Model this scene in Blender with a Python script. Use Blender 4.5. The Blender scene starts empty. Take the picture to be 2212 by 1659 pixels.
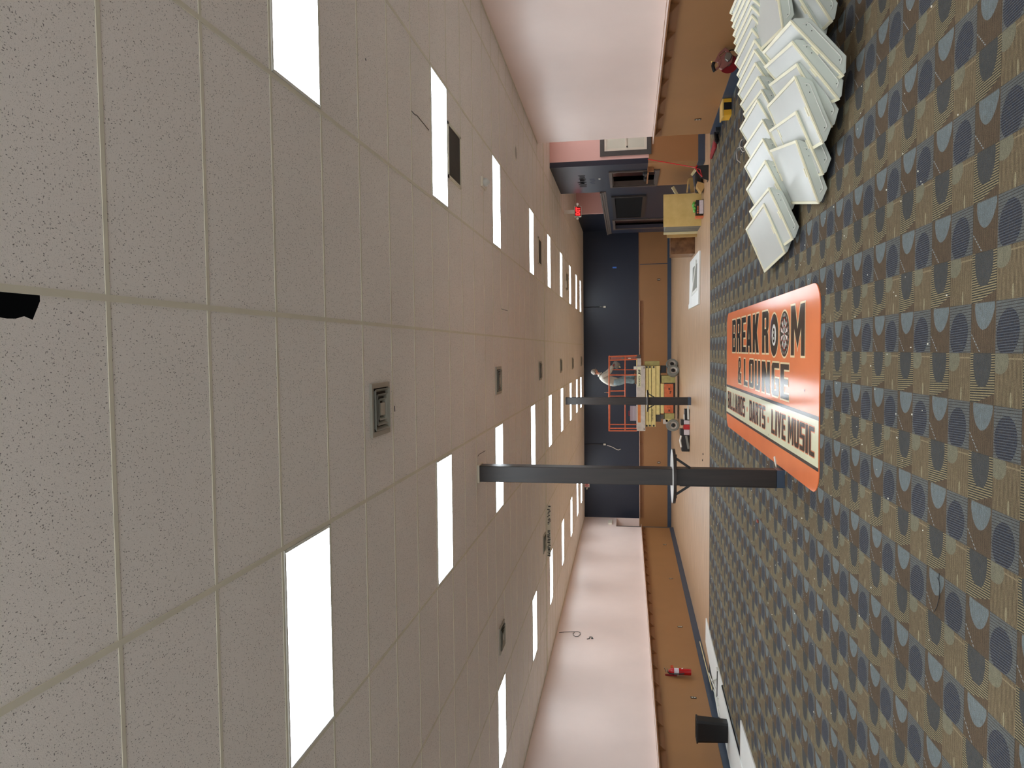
import bpy, bmesh, math, random
from mathutils import Vector, Matrix
random.seed(7)
SC = bpy.context.scene
COL = SC.collection
# ------------------------------------------------------------------ camera, world, exposure
H = 3.517                                    # ceiling height
CAM = Vector((-0.19581, -2.26165, 1.73379))
FPX, YAW, PITCH, ROLL = 1557.906, -0.0472159, 0.1591466, -0.0028022
def _basis():
    cy, sy, cp, sp = math.cos(YAW), math.sin(YAW), math.cos(PITCH), math.sin(PITCH)
    f = Vector((sy*cp, cy*cp, sp)); r = Vector((cy, -sy, 0)); u = r.cross(f)
    c, s = math.cos(ROLL), math.sin(ROLL)
    return c*r+s*u, -s*r+c*u, f
RR, UU, FF = _basis()
cd = bpy.data.cameras.new('camera'); cam = bpy.data.objects.new('camera', cd); COL.objects.link(cam)
cd.sensor_fit = 'HORIZONTAL'; cd.sensor_width = 36; cd.lens = FPX/2212*36; cd.clip_end = 200; cd.clip_start = .05
X_, Y_, Z_ = -UU, RR, -FF                    # the phone was held on its side
cam.matrix_world = Matrix(((X_.x, Y_.x, Z_.x, CAM.x), (X_.y, Y_.y, Z_.y, CAM.y), (X_.z, Y_.z, Z_.z, CAM.z), (0, 0, 0, 1)))
SC.camera = cam
W = bpy.data.worlds.new('world'); SC.world = W; W.use_nodes = True
W.node_tree.nodes['Background'].inputs[0].default_value = (.93, .97, 1, 1)
W.node_tree.nodes['Background'].inputs[1].default_value = 2.15   # fill light through an added, unseen window behind the camera, brightens the ceiling
SC.view_settings.view_transform = 'Standard'; SC.view_settings.look = 'None'
SC.view_settings.gamma = 1; SC.view_settings.use_curve_mapping = False
SC.view_settings.exposure = 0.12
EMIT = 17.0
def at(px, py, axis, v):
    """where the line of sight through a pixel meets the plane axis = v"""
    d = FF*FPX + UU*(1106-px) + RR*(829.5-py)
    return CAM + d*((v-CAM[axis])/d[axis])
# ------------------------------------------------------------------ materials
def lin(c): return tuple((x/255/12.92 if x/255 <= .04045 else ((x/255+.055)/1.055)**2.4) for x in c)
class N:                                     # tiny expression wrapper round math nodes
    tree = None
    def __init__(s, sock): s.s = sock
    @staticmethod
    def op(o, *a, clamp=False):
        n = N.tree.nodes.new('ShaderNodeMath'); n.operation = o; n.use_clamp = clamp
        for i, x in enumerate(a):
            if isinstance(x, N): N.tree.links.new(x.s, n.inputs[i])
            else: n.inputs[i].default_value = x
        return N(n.outputs[0])
    def __add__(s, o): return N.op('ADD', s, o)
    def __radd__(s, o): return N.op('ADD', o, s)
    def __sub__(s, o): return N.op('SUBTRACT', s, o)
    def __rsub__(s, o): return N.op('SUBTRACT', o, s)
    def __mul__(s, o): return N.op('MULTIPLY', s, o)
    def __rmul__(s, o): return N.op('MULTIPLY', o, s)
    def __truediv__(s, o): return N.op('DIVIDE', s, o)
    def lt(s, o): return N.op('LESS_THAN', s, o)
    def gt(s, o): return N.op('GREATER_THAN', s, o)
    def frac(s): return N.op('FRACT', s)
    def floor(s): return N.op('FLOOR', s)
    def abs(s): return N.op('ABSOLUTE', s)
def mixc(f, a, b):
    n = N.tree.nodes.new('ShaderNodeMix'); n.data_type = 'RGBA'
    for i, x in ((0, f), (6, a), (7, b)):
        if isinstance(x, N): N.tree.links.new(x.s, n.inputs[i])
        elif i == 0: n.inputs[i].default_value = x
        else: n.inputs[i].default_value = (*x, 1)
    return N(n.outputs[2])
def tex(kind, vec, scale, detail=2, stretch=None, **kw):
    t = N.tree
    if stretch:
        m = t.nodes.new('ShaderNodeMapping'); m.inputs['Scale'].default_value = stretch
        m.inputs['Rotation'].default_value = kw.pop('rot', (0, 0, 0)); t.links.new(vec, m.inputs[0]); vec = m.outputs[0]
    n = t.nodes.new(kind); t.links.new(vec, n.inputs['Vector']); n.inputs['Scale'].default_value = scale
    if 'Detail' in n.inputs: n.inputs['Detail'].default_value = detail
    for k, v in kw.items(): setattr(n, k, v)
    return n
def newmat(name):
    m = bpy.data.materials.new(name); m.use_nodes = True; N.tree = m.node_tree
    b = m.node_tree.nodes['Principled BSDF']
    g = m.node_tree.nodes.new('ShaderNodeNewGeometry')
    return m, b, g.outputs['Position']
def setin(b, name, v):
    if isinstance(v, N): N.tree.links.new(v.s, b.inputs[name])
    elif name == 'Base Color': b.inputs[name].default_value = (*v, 1)
    else: b.inputs[name].default_value = v
def bump(b, h, strength=.3, dist=.005):
    n = N.tree.nodes.new('ShaderNodeBump'); n.inputs['Strength'].default_value = strength; n.inputs['Distance'].default_value = dist
    N.tree.links.new(h.s, n.inputs['Height']); N.tree.links.new(n.outputs[0], b.inputs['Normal'])
def mat(name, c, rough=.6, metal=0., var=.12, scale=6., bmp=0., stretch=None, spec=.5, srgb=True, rot=(0, 0, 0)):
    """procedural paint / metal / plastic: base colour with a soft noise variation"""
    m, b, P = newmat(name)
    c = lin(c) if srgb else c
    tc = N.tree.nodes.new('ShaderNodeTexCoord')
    n = tex('ShaderNodeTexNoise', tc.outputs['Object'], scale, 4, stretch or (1, 1, 1), rot=rot)
    f = N(n.outputs[0])
    setin(b, 'Base Color', mixc(N.op('MULTIPLY_ADD', f, 2.2, -.6, clamp=True), tuple(x*(1-var) for x in c), tuple(min(1, x*(1+var)) for x in c)))
    setin(b, 'Roughness', rough); setin(b, 'Metallic', metal); b.inputs['Specular IOR Level'].default_value = spec
    if bmp: bump(b, f, bmp)
    return m
def emis(name, c, s):
    m, b, P = newmat(name); setin(b, 'Base Color', lin(c))
    b.inputs['Emission Color'].default_value = (*lin(c), 1); b.inputs['Emission Strength'].default_value = s
    return m
M = {}
def m_carpet():
    m, b, P = newmat('carpet'); t = N.tree
    sp = t.nodes.new('ShaderNodeSeparateXYZ'); t.links.new(P, sp.inputs[0])
    a = (N(sp.outputs[1])-.01)*(-4.0); c = (N(sp.outputs[0])-.017)*(-4.0)
    s, tt = a.frac(), c.frac()
    oy = ((a.floor()*.5).frac()).abs().gt(.25)          # 1 = odd column of tiles
    ox = ((c.floor()*.5).frac()).abs().gt(.25)          # 1 = odd row
    nz = N(tex('ShaderNodeTexNoise', P, 260, 2).outputs[0]); n2 = N(tex('ShaderNodeTexNoise', P, 26, 3, (1, 1, 1)).outputs[0])
    n3 = N(tex('ShaderNodeTexNoise', P, 1.1, 3, (1, 1, 1)).outputs[0])
    def stripes(v, n, w): return (v*n).frac().lt(w)
    def ell(cx, cy, rx, ry, ang=0.0):
        x, y = s-cx, tt-cy; ca, sa = math.cos(ang), math.sin(ang)
        u, v = x*ca+y*sa, y*ca-x*sa
        return ((u*u)*(1/rx**2)+(v*v)*(1/ry**2)).lt(1.0)
    # brown tile with the pale blue petal
    brown = mixc(stripes(s, 26, .45), lin((110, 92, 72)), lin((58, 47, 40)))
    petal = N.op('MULTIPLY', ell(.56, .10, .40, .45), ell(.50, -.26, .52, .80))
    blue = mixc(stripes(s, 26, .3), lin((124, 134, 136)), lin((94, 104, 106)))
    dash = N.op('MULTIPLY', ((s-(tt-.62)*1.0-.02).abs()).lt(.022), N.op('MULTIPLY', (tt*16).frac().lt(.6), tt.gt(.62)))
    cA = mixc(petal, brown, blue); cA = mixc(dash, cA, lin((150, 158, 158)))
    # grey tile, thin dark lines, navy ellipse
    grey = mixc(stripes(tt+s*.03, 17, .2), lin((104, 108, 108)), lin((46, 44, 44)))
    navy = mixc(stripes(tt+s*.05, 19, .36), lin((42, 47, 60)), lin((88, 95, 106)))
    cB = mixc(ell(.45, .61, .40, .46, .5), grey, navy)
    # beige stripes, charcoal ellipse, brown corner
    st = mixc(stripes(tt+s*.04, 20, .5), lin((44, 48, 50)), lin((158, 143, 108)))
    cor = N.op('MULTIPLY', (tt+s*.3).gt(1.08), s.gt(.2))
    cC = mixc(cor, st, brown); cC = mixc(N.op('MULTIPLY', ell(.49, .14, .37, .57), ell(.49, .1, .5, .58)), cC, lin((70, 73, 75)))
    # tan tile
    tan = mixc(stripes(s, 22, .42), lin((140, 124, 96)), lin((76, 62, 48)))
    tan = mixc(((tt-.1).abs()).lt(.015), tan, lin((150, 134, 104)))
    cD = mixc(ell(.18, .14, .33, .26), tan, lin((128, 124, 104)))
    cD = mixc(ell(.6, .86, .04, .14), cD, lin((158, 148, 118)))
    col = mixc(ox, mixc(oy, cB, cA), mixc(oy, cD, cC))
    seam = N.op('MAXIMUM', s.lt(.012), tt.lt(.012))
    col = mixc(seam*.45, col, lin((50, 46, 40))); n5 = N(tex('ShaderNodeTexNoise', P, 150, 3, (.25, 1, 1)).outputs[0]); col = mixc(N.op('MULTIPLY_ADD', n5, 3.0, -1.0, clamp=True)*.42, col, lin((96, 86, 70)))
    n4 = N(tex('ShaderNodeTexNoise', P, 700, 1).outputs[0])
    k = (nz*2.0)*(n4*1.5+.25)*(n2*.4+.8)*(n3*.5+.66)
    mm = t.nodes.new('ShaderNodeMix'); mm.data_type = 'RGBA'; mm.blend_type = 'MULTIPLY'; mm.inputs[0].default_value = 1
    t.links.new(col.s, mm.inputs[6]); t.links.new(k.s, mm.inputs[7])
    t.links.new(mm.outputs[2], b.inputs['Base Color']); setin(b, 'Roughness', .95); b.inputs['Specular IOR Level'].default_value = .15
    bump(b, nz, .5, .004)
    return m
def m_ceiling(name, base):
    m, b, P = newmat(name); t = N.tree
    w = t.nodes.new('ShaderNodeVectorMath'); w.operation = 'ADD'
    nn = tex('ShaderNodeTexNoise', P, 30, 1); sc = t.nodes.new('ShaderNodeVectorMath'); sc.operation = 'SCALE'; sc.inputs[3].default_value = .02
    t.links.new(nn.outputs[1], sc.inputs[0]); t.links.new(P, w.inputs[0]); t.links.new(sc.outputs[0], w.inputs[1])
    def marks(scale, stretch, ang, thr, keep):
        v = tex('ShaderNodeTexVoronoi', w.outputs[0], scale, 0, stretch, rot=(0, 0, ang))
        sp = t.nodes.new('ShaderNodeSeparateColor'); t.links.new(v.outputs['Color'], sp.inputs[0])
        return N.op('MULTIPLY', N(v.outputs['Distance']).lt(thr), N(sp.outputs[0]).gt(keep))
    a = marks(125, (1, .42, 1), .5, .20, .42); c = marks(125, (.42, 1, 1), .35, .18, .52); d = marks(230, (1, 1, 1), 0, .24, .5)
    g = N.op('MAXIMUM', N.op('MAXIMUM', a, c), d*.6)
    n2 = N(tex('ShaderNodeTexNoise', P, .8, 3).outputs[0]); n3 = N(tex('ShaderNodeTexNoise', P, 240, 2).outputs[0])
    base = mixc(n2, tuple(x*.93 for x in base), tuple(x*1.05 for x in base))
    col = mixc(g*.78, base, (.10, .092, .085))
    sp = t.nodes.new('ShaderNodeSeparateXYZ'); t.links.new(P, sp.inputs[0])
    T = .6096                                # shadow gap at one side of every bar
    ey = (N(sp.outputs[1])/T+.018).frac().lt(.0075); ex = (N(sp.outputs[0])/(2*T)+.0085).frac().lt(.004)
    col = mixc(N.op('MAXIMUM', ey, ex)*.5, col, (.07, .055, .04))
    t.links.new(col.s, b.inputs['Base Color']); setin(b, 'Roughness', .95); b.inputs['Specular IOR Level'].default_value = .1
    bump(b, n3, .35, .002)
    return m
def m_oak():
    m, b, P = newmat('oak_planks'); t = N.tree
    sp = t.nodes.new('ShaderNodeSeparateXYZ'); t.links.new(P, sp.inputs[0])
    x, y = N(sp.outputs[0]), N(sp.outputs[1])
    row = (y/.18).floor(); wn = t.nodes.new('ShaderNodeTexWhiteNoise'); wn.noise_dimensions = '1D'; t.links.new(row.s, wn.inputs['W'])
    off = N(wn.outputs[0]); col_i = ((x+off*1.2)/1.22).floor()
    wn2 = t.nodes.new('ShaderNodeTexWhiteNoise'); wn2.noise_dimensions = '2D'
    cb = t.nodes.new('ShaderNodeCombineXYZ'); t.links.new(row.s, cb.inputs[0]); t.links.new(col_i.s, cb.inputs[1]); t.links.new(cb.outputs[0], wn2.inputs[0])
    pl = N(wn2.outputs[0])
    g = N(tex('ShaderNodeTexNoise', P, 9, 6, (.12, 2.2, 1)).outputs[0]); g2 = N(tex('ShaderNodeTexNoise', P, 60, 4, (.06, 1.6, 1)).outputs[0])
    c = mixc(N.op('MULTIPLY_ADD', g, 3.0, -1.0, clamp=True), lin((158, 128, 98)), lin((206, 174, 140)))
    c = mixc(N.op('MULTIPLY_ADD', g2, 2.4, -.8, clamp=True)*.55, c, lin((126, 94, 68))); c = mixc(pl*.35, c, lin((176, 140, 104)))
    c = mixc((y/.18).frac().lt(.02)*.35, c, lin((90, 66, 46)))
    t.links.new(c.s, b.inputs['Base Color']); setin(b, 'Roughness', .42); b.inputs['Specular IOR Level'].default_value = .35
    return m
def m_wood(name, c1, c2, scale=8, stretch=(.2, 2, 2), rough=.55, knots=False):
    m, b, P = newmat(name); tc = N.tree.nodes.new('ShaderNodeTexCoord')
    g = N(tex('ShaderNodeTexNoise', tc.outputs['Object'], scale, 6, stretch).outputs[0])
    c = mixc(N.op('MULTIPLY_ADD', g, 3, -1, clamp=True), lin(c1), lin(c2))
    if knots:
        v = tex('ShaderNodeTexVoronoi', tc.outputs['Object'], 3.2, 0, (1, 1, .6)); c = mixc(N(v.outputs['Distance']).lt(.07)*.5, c, lin((110, 84, 50)))
    N.tree.links.new(c.s, b.inputs['Base Color']); setin(b, 'Roughness', rough)
    return m
M['carpet'] = m_carpet(); M['ceil'] = m_ceiling('ceiling_tile', (.89, .845, .795)); M['oak'] = m_oak()
M['bar'] = mat('grid_bar_paint', (222, 217, 198), .6, var=.05)
M['pink'] = mat('pink_paint', (242, 222, 213), .32, var=.03, scale=1.2, bmp=.04)
M['pink2'] = mat('rose_paint', (232, 186, 176), .5, var=.03, scale=1.2)
M['brown'] = mat('caramel_paint', (152, 108, 66), .45, var=.05, scale=1.4, bmp=.05)
M['brown_dk'] = mat('caramel_trim', (146, 98, 58), .5, var=.05)
M['navy'] = mat('navy_paint', (20, 27, 45), .42, var=.08, scale=1.0, bmp=.04)
M['base'] = mat('slate_blue_vinyl', (52, 66, 84), .4, var=.08)
M['espresso'] = m_wood('espresso_laminate', (28, 21, 17), (40, 30, 25), 12, (2, 2, .15), .42)
M['slate'] = mat('dark_grey_trim', (72, 70, 68), .45)
M['charcoal'] = mat('charcoal_plastic', (34, 35, 37), .45)
M['black'] = mat('black_plastic', (20, 20, 22), .4)
M['void'] = mat('black_and_unlit_dark', (9, 9, 10), .9, spec=.1)  # plain black; behind the openings it stands in for unlit darkness
M['white'] = mat('white_enamel', (226, 226, 218), .35, var=.04)
M['offwhite'] = mat('off_white_plastic', (222, 216, 200), .4, var=.04)
M['lens'] = mat('milky_lens', (196, 198, 192), .3, var=.04, scale=2)
M['creamframe'] = mat('aged_cream_frame', (236, 230, 200), .35, var=.06, scale=3)
M['pan'] = mat('grey_white_steel', (204, 210, 200), .35, var=.05, scale=2)
M['orange'] = mat('orange_paint', (208, 104, 66), .4, var=.14, scale=14)
M['casing'] = mat('brown_grey_trim', (80, 68, 60), .5)
M['decal'] = mat('amber_decal', (206, 122, 56), .4)
M['liftorange'] = mat('faded_orange_panel', (206, 108, 64), .5, var=.14, scale=8)
M['liftyellow'] = mat('cream_yellow_steel', (222, 204, 136), .5, var=.1, scale=9)
M['liftolive'] = mat('olive_yellow_steel', (168, 158, 98), .55, var=.16, scale=9)
M['deck'] = mat('scuffed_grey_steel', (196, 188, 178), .5, var=.14, scale=7)
M['tyre'] = mat('grey_rubber', (126, 126, 118), .7, var=.1)
M['steel'] = mat('bare_steel', (150, 148, 142), .35, .8, var=.1)
M['signorange'] = mat('sign_orange_vinyl', (236, 132, 84), .13, spec=.13, var=.05, scale=1.5)
M['signcream'] = mat('sign_cream_vinyl', (226, 224, 190), .13, spec=.13, var=.03)
M['signblack'] = mat('sign_black_vinyl', (52, 48, 46), .13, spec=.13, var=.06)
M['signgrey'] = mat('sign_stripe_vinyl', (62, 60, 60), .13, spec=.13, var=.06)
M['signedge'] = mat('sign_edge_line', (246, 222, 176), .13, spec=.13, var=.04)
M['signred'] = mat('sign_red_print', (190, 62, 52), .14); M['signwhite'] = mat('sign_white_print', (240, 238, 230), .14)
M['signpurple'] = mat('sign_violet_print', (118, 92, 130), .14); M['signdot'] = mat('sign_salmon_dot', (232, 140, 100), .14)
M['red'] = mat('red_enamel', (176, 20, 26), .25, var=.08); M['redcloth'] = mat('red_cloth', (132, 14, 22), .7)
M['darkred'] = mat('dark_red_steel', (128, 16, 26), .35, var=.1); M['mauve'] = mat('dusty_red_casting', (146, 92, 84), .4, var=.12, scale=20)
M['yellow'] = mat('yellow_plastic', (236, 178, 48), .4, var=.05); M['gold'] = mat('pale_yellow_lid', (236, 196, 110), .4)
M['ply'] = m_wood('yellow_plywood', (196, 166, 96), (216, 188, 120), 5, (.6, 2, .6), .5, True)
M['card'] = mat('brown_cardboard', (176, 142, 88), .8, var=.1); M['darkwood'] = m_wood('dark_walnut_panel', (86, 54, 30), (128, 88, 54), 6, (1, 1, 1), .25)
M['cream_wood'] = mat('raw_pine', (222, 206, 158), .6, var=.08); M['greyboard'] = m_wood('weathered_grey_board', (84, 82, 74), (122, 118, 104), 10, (2, 2, .3), .7)
M['green'] = mat('green_film', (104, 178, 78), .3, var=.3, scale=30); M['label'] = mat('printed_label', (206, 196, 200), .5, var=.12, scale=60)
M['tableTop'] = mat('pale_grey_laminate', (206, 204, 198), .3, var=.04)
M['grille'] = mat('dark_return_mesh', (58, 54, 48), .7); M['vent'] = mat('grey_diffuser_paint', (160, 158, 146), .4, var=.05); M['ventdk'] = mat('diffuser_shadow_paint', (40, 38, 34), .7)
M['board'] = mat('white_foam_board', (228, 230, 226), .45, var=.03, scale=2)
M['skin'] = mat('skin', (196, 140, 112), .5, var=.06); M['shirt'] = mat('grey_sweatshirt', (176, 174, 162), .85, var=.1, scale=18, bmp=.2)
M['jeans'] = mat('faded_blue_jeans', (122, 142, 146), .85, var=.2, scale=12, bmp=.2); M['capm'] = mat('grey_cap_cloth', (138, 132, 122), .8)
M['hair'] = mat('dark_hair', (36, 28, 24), .7); M['shoe'] = mat('tan_boots', (110, 84, 60), .7)
M['greybag'] = mat('grey_plastic_bag', (120, 118, 112), .5, var=.12, scale=12); M['glove'] = mat('red_work_glove', (146, 44, 48), .8)
M['cordw'] = mat('white_cord', (214, 206, 196), .5); M['cordk'] = mat('black_cord', (22, 20, 22), .5); M['blue_tape'] = mat('blue_tape', (60, 110, 200), .5)
M['pane'] = mat('frosted_pane', (214, 214, 198), .15, var=.06, scale=2); M['scrape'] = mat('dry_scrape', (62, 68, 82), .6); M['scuff'] = mat('dark_scuff', (26, 28, 34), .7)
M['crumb'] = mat('pale_crumbs', (230, 226, 210), .7); M['reddot'] = mat('red_scrap', (150, 80, 66), .8)
M['exitlit'] = emis('exit_letters_lit', (255, 40, 40), 2.6); M['exitface'] = mat('exit_face', (150, 30, 26), .4); M['exitpale'] = mat('exit_face_pale', (250, 190, 184), .4)
M['light'] = emis('lit_diffuser', (238, 248, 255), EMIT)
mm_, b_, _p = newmat('clear_plastic'); setin(b_, 'Base Color', (.45, .36, .40)); setin(b_, 'Roughness', .15); b_.inputs['Alpha'].default_value = .55; M['clear'] = mm_
# ------------------------------------------------------------------ mesh builder
ORG = {}
class MB:
    def __init__(s): s.v = []; s.f = []
    def add(s, vs, fs): n = len(s.v); s.v += [Vector(v) for v in vs]; s.f += [tuple(i+n for i in f) for f in fs]; return s
    def box(s, x0, y0, z0, x1, y1, z1):
        return s.add([(x0, y0, z0), (x1, y0, z0), (x1, y1, z0), (x0, y1, z0), (x0, y0, z1), (x1, y0, z1), (x1, y1, z1), (x0, y1, z1)],
                     [(3, 2, 1, 0), (4, 5, 6, 7), (0, 1, 5, 4), (1, 2, 6, 5), (2, 3, 7, 6), (3, 0, 4, 7)])
    def extr(s, poly, d):
        n = len(poly); d = Vector(d); a = [Vector(p) for p in poly]
        nn = Vector((0, 0, 0))
        for i in range(n): nn += a[i].cross(a[(i+1) % n])
        if nn.dot(d) < 0: a.reverse()
        return s.add(a+[p+d for p in a], [tuple(reversed(range(n))), tuple(range(n, 2*n))]+[(i, (i+1) % n, (i+1) % n+n, i+n) for i in range(n)])
    def cyl(s, p0, p1, r0, r1=None, n=16, cap=True):
        r1 = r0 if r1 is None else r1; p0, p1 = Vector(p0), Vector(p1); ax = (p1-p0).normalized()
        u = ax.orthogonal().normalized(); w = ax.cross(u); vs = []
        for p, r in ((p0, r0), (p1, r1)):
            vs += [p+(u*math.cos(2*math.pi*i/n)+w*math.sin(2*math.pi*i/n))*r for i in range(n)]
        fs = [(i, (i+1) % n, (i+1) % n+n, i+n) for i in range(n)]
        if cap: fs += [tuple(reversed(range(n))), tuple(range(n, 2*n))]
        return s.add(vs, fs)
    def lathe(s, prof, c, ax=(0, 0, 1), n=24):
        c, ax = Vector(c), Vector(ax).normalized(); u = ax.orthogonal().normalized(); w = ax.cross(u); vs = []; fs = []
        for r, h in prof: vs += [c+ax*h+(u*math.cos(2*math.pi*i/n)+w*math.sin(2*math.pi*i/n))*max(r, 1e-4) for i in range(n)]
        for k in range(len(prof)-1): fs += [(k*n+i, k*n+(i+1) % n, (k+1)*n+(i+1) % n, (k+1)*n+i) for i in range(n)]
        return s.add(vs, fs)
    def tube(s, pts, r, n=8):
        P = [Vector(p) for p in pts]; vs = []; fs = []; u = None
        for i, p in enumerate(P):
            t = (P[min(i+1, len(P)-1)]-P[max(i-1, 0)]).normalized()
            u = (t.orthogonal() if u is None else u-t*u.dot(t)).normalized(); w = t.cross(u)
            vs += [p+(u*math.cos(2*math.pi*k/n)+w*math.sin(2*math.pi*k/n))*r for k in range(n)]
        for i in range(len(P)-1): fs += [(i*n+k, i*n+(k+1) % n, (i+1)*n+(k+1) % n, (i+1)*n+k) for k in range(n)]
        fs += [tuple(reversed(range(n))), tuple(range((len(P)-1)*n, len(P)*n))]
        return s.add(vs, fs)
    def bar(s, p0, p1, a, b, up=(0, 0, 1)):
        p0, p1 = Vector(p0), Vector(p1); t = (p1-p0).normalized(); up = Vector(up)
        w = t.cross(up).normalized()*a/2; u = w.cross(t).normalized()*b/2
        return s.extr([p0-w-u, p0+w-u, p0+w+u, p0-w+u], p1-p0)
    def build(s, name, m, parent=None, bevel=0, smooth=False, mod=None):
        o0 = ORG.get(parent.name, Vector((0, 0, 0))) if parent else Vector((0, 0, 0))
        me = bpy.data.meshes.new(name); me.from_pydata([v-o0 for v in s.v], [], s.f); me.materials.append(M[m] if isinstance(m, str) else m)
        bm = bmesh.new(); bm.from_mesh(me); bmesh.ops.recalc_face_normals(bm, faces=bm.faces); bm.to_mesh(me); bm.free()
        if smooth:
            for p in me.polygons: p.use_smooth = True
        ob = bpy.data.objects.new(name, me); COL.objects.link(ob)
        if parent: ob.parent = parent; ORG[ob.name] = o0
        if bevel:
            b = ob.modifiers.new('bevel', 'BEVEL'); b.width = bevel; b.segments = 2; b.limit_method = 'ANGLE'
        if smooth:
            try: me.set_sharp_from_angle(angle=.7)
            except Exception: pass
        return ob
def tag(o, label=None, cat=None, group=None, kind=None):
    if label: o['label'] = label
    if cat: o['category'] = cat
    if group: o['group'] = group
    if kind: o['kind'] = kind
    return o
def thing(name, loc, label, cat, group=None):
    o = bpy.data.objects.new(name, None); COL.objects.link(o); o.location = loc; o.empty_display_size = .1
    ORG[o.name] = Vector(loc); return tag(o, label, cat, group)
def copy_tree(o, parent=None):
    c = o.copy(); COL.objects.link(c); c.parent = parent
    if parent: c.matrix_parent_inverse = o.matrix_parent_inverse
    for ch in o.children: copy_tree(ch, c)
    return c
def st(o): o['kind'] = 'structure'; return o
ORD = ['first', 'second', 'third', 'fourth', 'fifth', 'sixth', 'seventh', 'eighth', 'ninth', 'tenth', 'eleventh', 'twelfth', 'thirteenth', 'fourteenth', 'fifteenth', 'sixteenth', 'seventeenth', 'eighteenth', 'nineteenth', 'twentieth', 'twenty-first', 'twenty-second']
def text(s, size, origin, ex, ey, m, name='lettering', parent=None, depth=.002, bold=0., width=None, italic=0.):
    """solid lettering: origin = left end of the baseline, ex / ey = reading and up directions"""
    c = bpy.data.curves.new(name, 'FONT'); c.body = s; c.size = size; c.extrude = depth/2; c.offset = bold; c.shear = italic
    o = bpy.data.objects.new(name, c); COL.objects.link(o); bpy.context.view_layer.update()
    me = bpy.data.meshes.new_from_object(o.evaluated_get(bpy.context.evaluated_depsgraph_get())); bpy.data.objects.remove(o)
    me.materials.clear(); me.materials.append(M[m]); me.name = name
    ex, ey = Vector(ex).normalized(), Vector(ey).normalized(); ez = ex.cross(ey)
    k = 1.0
    if width: k = width/max(1e-6, max(v.co.x for v in me.vertices)-min(v.co.x for v in me.vertices))
    o0 = ORG.get(parent.name, Vector((0, 0, 0))) if parent else Vector((0, 0, 0))
    for v in me.vertices: v.co = Vector(origin)-o0+ex*v.co.x*k+ey*v.co.y+ez*v.co.z
    ob = bpy.data.objects.new(name, me); COL.objects.link(ob)
    if parent: ob.parent = parent; ORG[ob.name] = o0
    return ob
# ------------------------------------------------------------------ the room shell
def XL(y): return -7.34+.0105*(y-8)           # left wall, a shade out of square
def XR(y): return 4.15-.030*(y-6)             # right wall
YF, YB, YC = 27.5, -5.2, 12.35                 # far wall, wall behind the camera, end of the right wall
WD = 13.58                                    # carpet meets wood
T = .6096
st(MB().box(-8.4, YB, -.1, 6.8, WD, 0).build('floor', 'carpet'))
st(MB().box(-8.4, WD, -.1, 6.8, YF+.2, 0).build('floor', 'oak'))
st(MB().box(XL(WD)+.02, WD-.012, -.002, 6.6, WD+.012, .004).build('trim_1', 'espresso'))
def wallseg(x0, y0, x1, y1, z0, z1, th, m, name):
    a, b = Vector((x0, y0, 0)), Vector((x1, y1, 0)); t = (b-a).normalized(); nrm = Vector((-t.y, t.x, 0))*th
    return st(MB().extr([a+Vector((0, 0, z0)), b+Vector((0, 0, z0)), b+nrm+Vector((0, 0, z0)), a+nrm+Vector((0, 0, z0))], (0, 0, z1-z0)).build(name, m))
RZ = 1.245                                    # where the wall changes colour
for z0, z1, m in ((RZ, H, 'pink'), (0, RZ, 'brown')):
    wallseg(XL(YB), YB, XL(26.1), 26.1, z0, z1, .2, m, 'wall_left')
    wallseg(XR(YC), YC, XR(YB), YB, z0, z1, -.16 if False else -.16, m, 'wall_right') if False else None
def rwall(z0, z1, m):
    return st(MB().extr([(XR(YB), YB, z0), (XR(YC), YC, z0), (XR(YC)+.16, YC, z0), (XR(YB)+.16, YB, z0)], (0, 0, z1-z0)).build('wall_right', m))
rwall(RZ, H, 'pink'); rwall(0, RZ, 'brown')
st(MB().box(XR(YC)+.16, YC-.16, 0, 6.7, YC, H).build('wall_return', 'pink'))
st(MB().box(-8.4, YB-.2, 0, 6.8, YB, .25).box(-8.4, YB-.2, 3.35, 6.8, YB, H).box(-8.4, YB-.2, .25, -7.3, YB, 3.35).build('wall_back', 'pink'))
w2 = MB()
for i in range(8): w2.box(-7.3+1.65*i-.03, YB-.12, .25, -7.3+1.65*i+.03, YB-.04, 3.35)
w2.box(-7.3, YB-.12, .25, 4.3, YB-.04, .31).box(-7.3, YB-.12, 3.29, 4.3, YB-.04, 3.35)
st(w2.build('added_window', 'slate'))   # unseen window, added so light from behind reaches the ceiling
st(MB().box(6.6, YC, 0, 6.8, YF, H).build('wall_outer', 'pink2'))
# left wall above the doorway near the far corner, and the little passage behind it
wallseg(XL(26.1), 26.1, XL(YF), YF, 2.2, H, .2, 'pink', 'wall_left')
st(MB().box(-8.3, 26.1-.1, 0, -8.2, YF, 2.3).build('wall_passage', 'pink')); st(MB().box(-8.3, 26.0, 2.2, XL(26.1)-.2, YF, 2.3).build('ceiling', 'pink'))
st(MB().box(-8.3, 25.9, 0, XL(26.1)-.2, 26.08, 2.3).build('wall_passage', 'pink'))
st(MB().box(XL(26.1)-.19, 26.08, 0, XL(26.1)+.012, 26.16, 2.2).build('trim_2', 'slate'))
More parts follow.
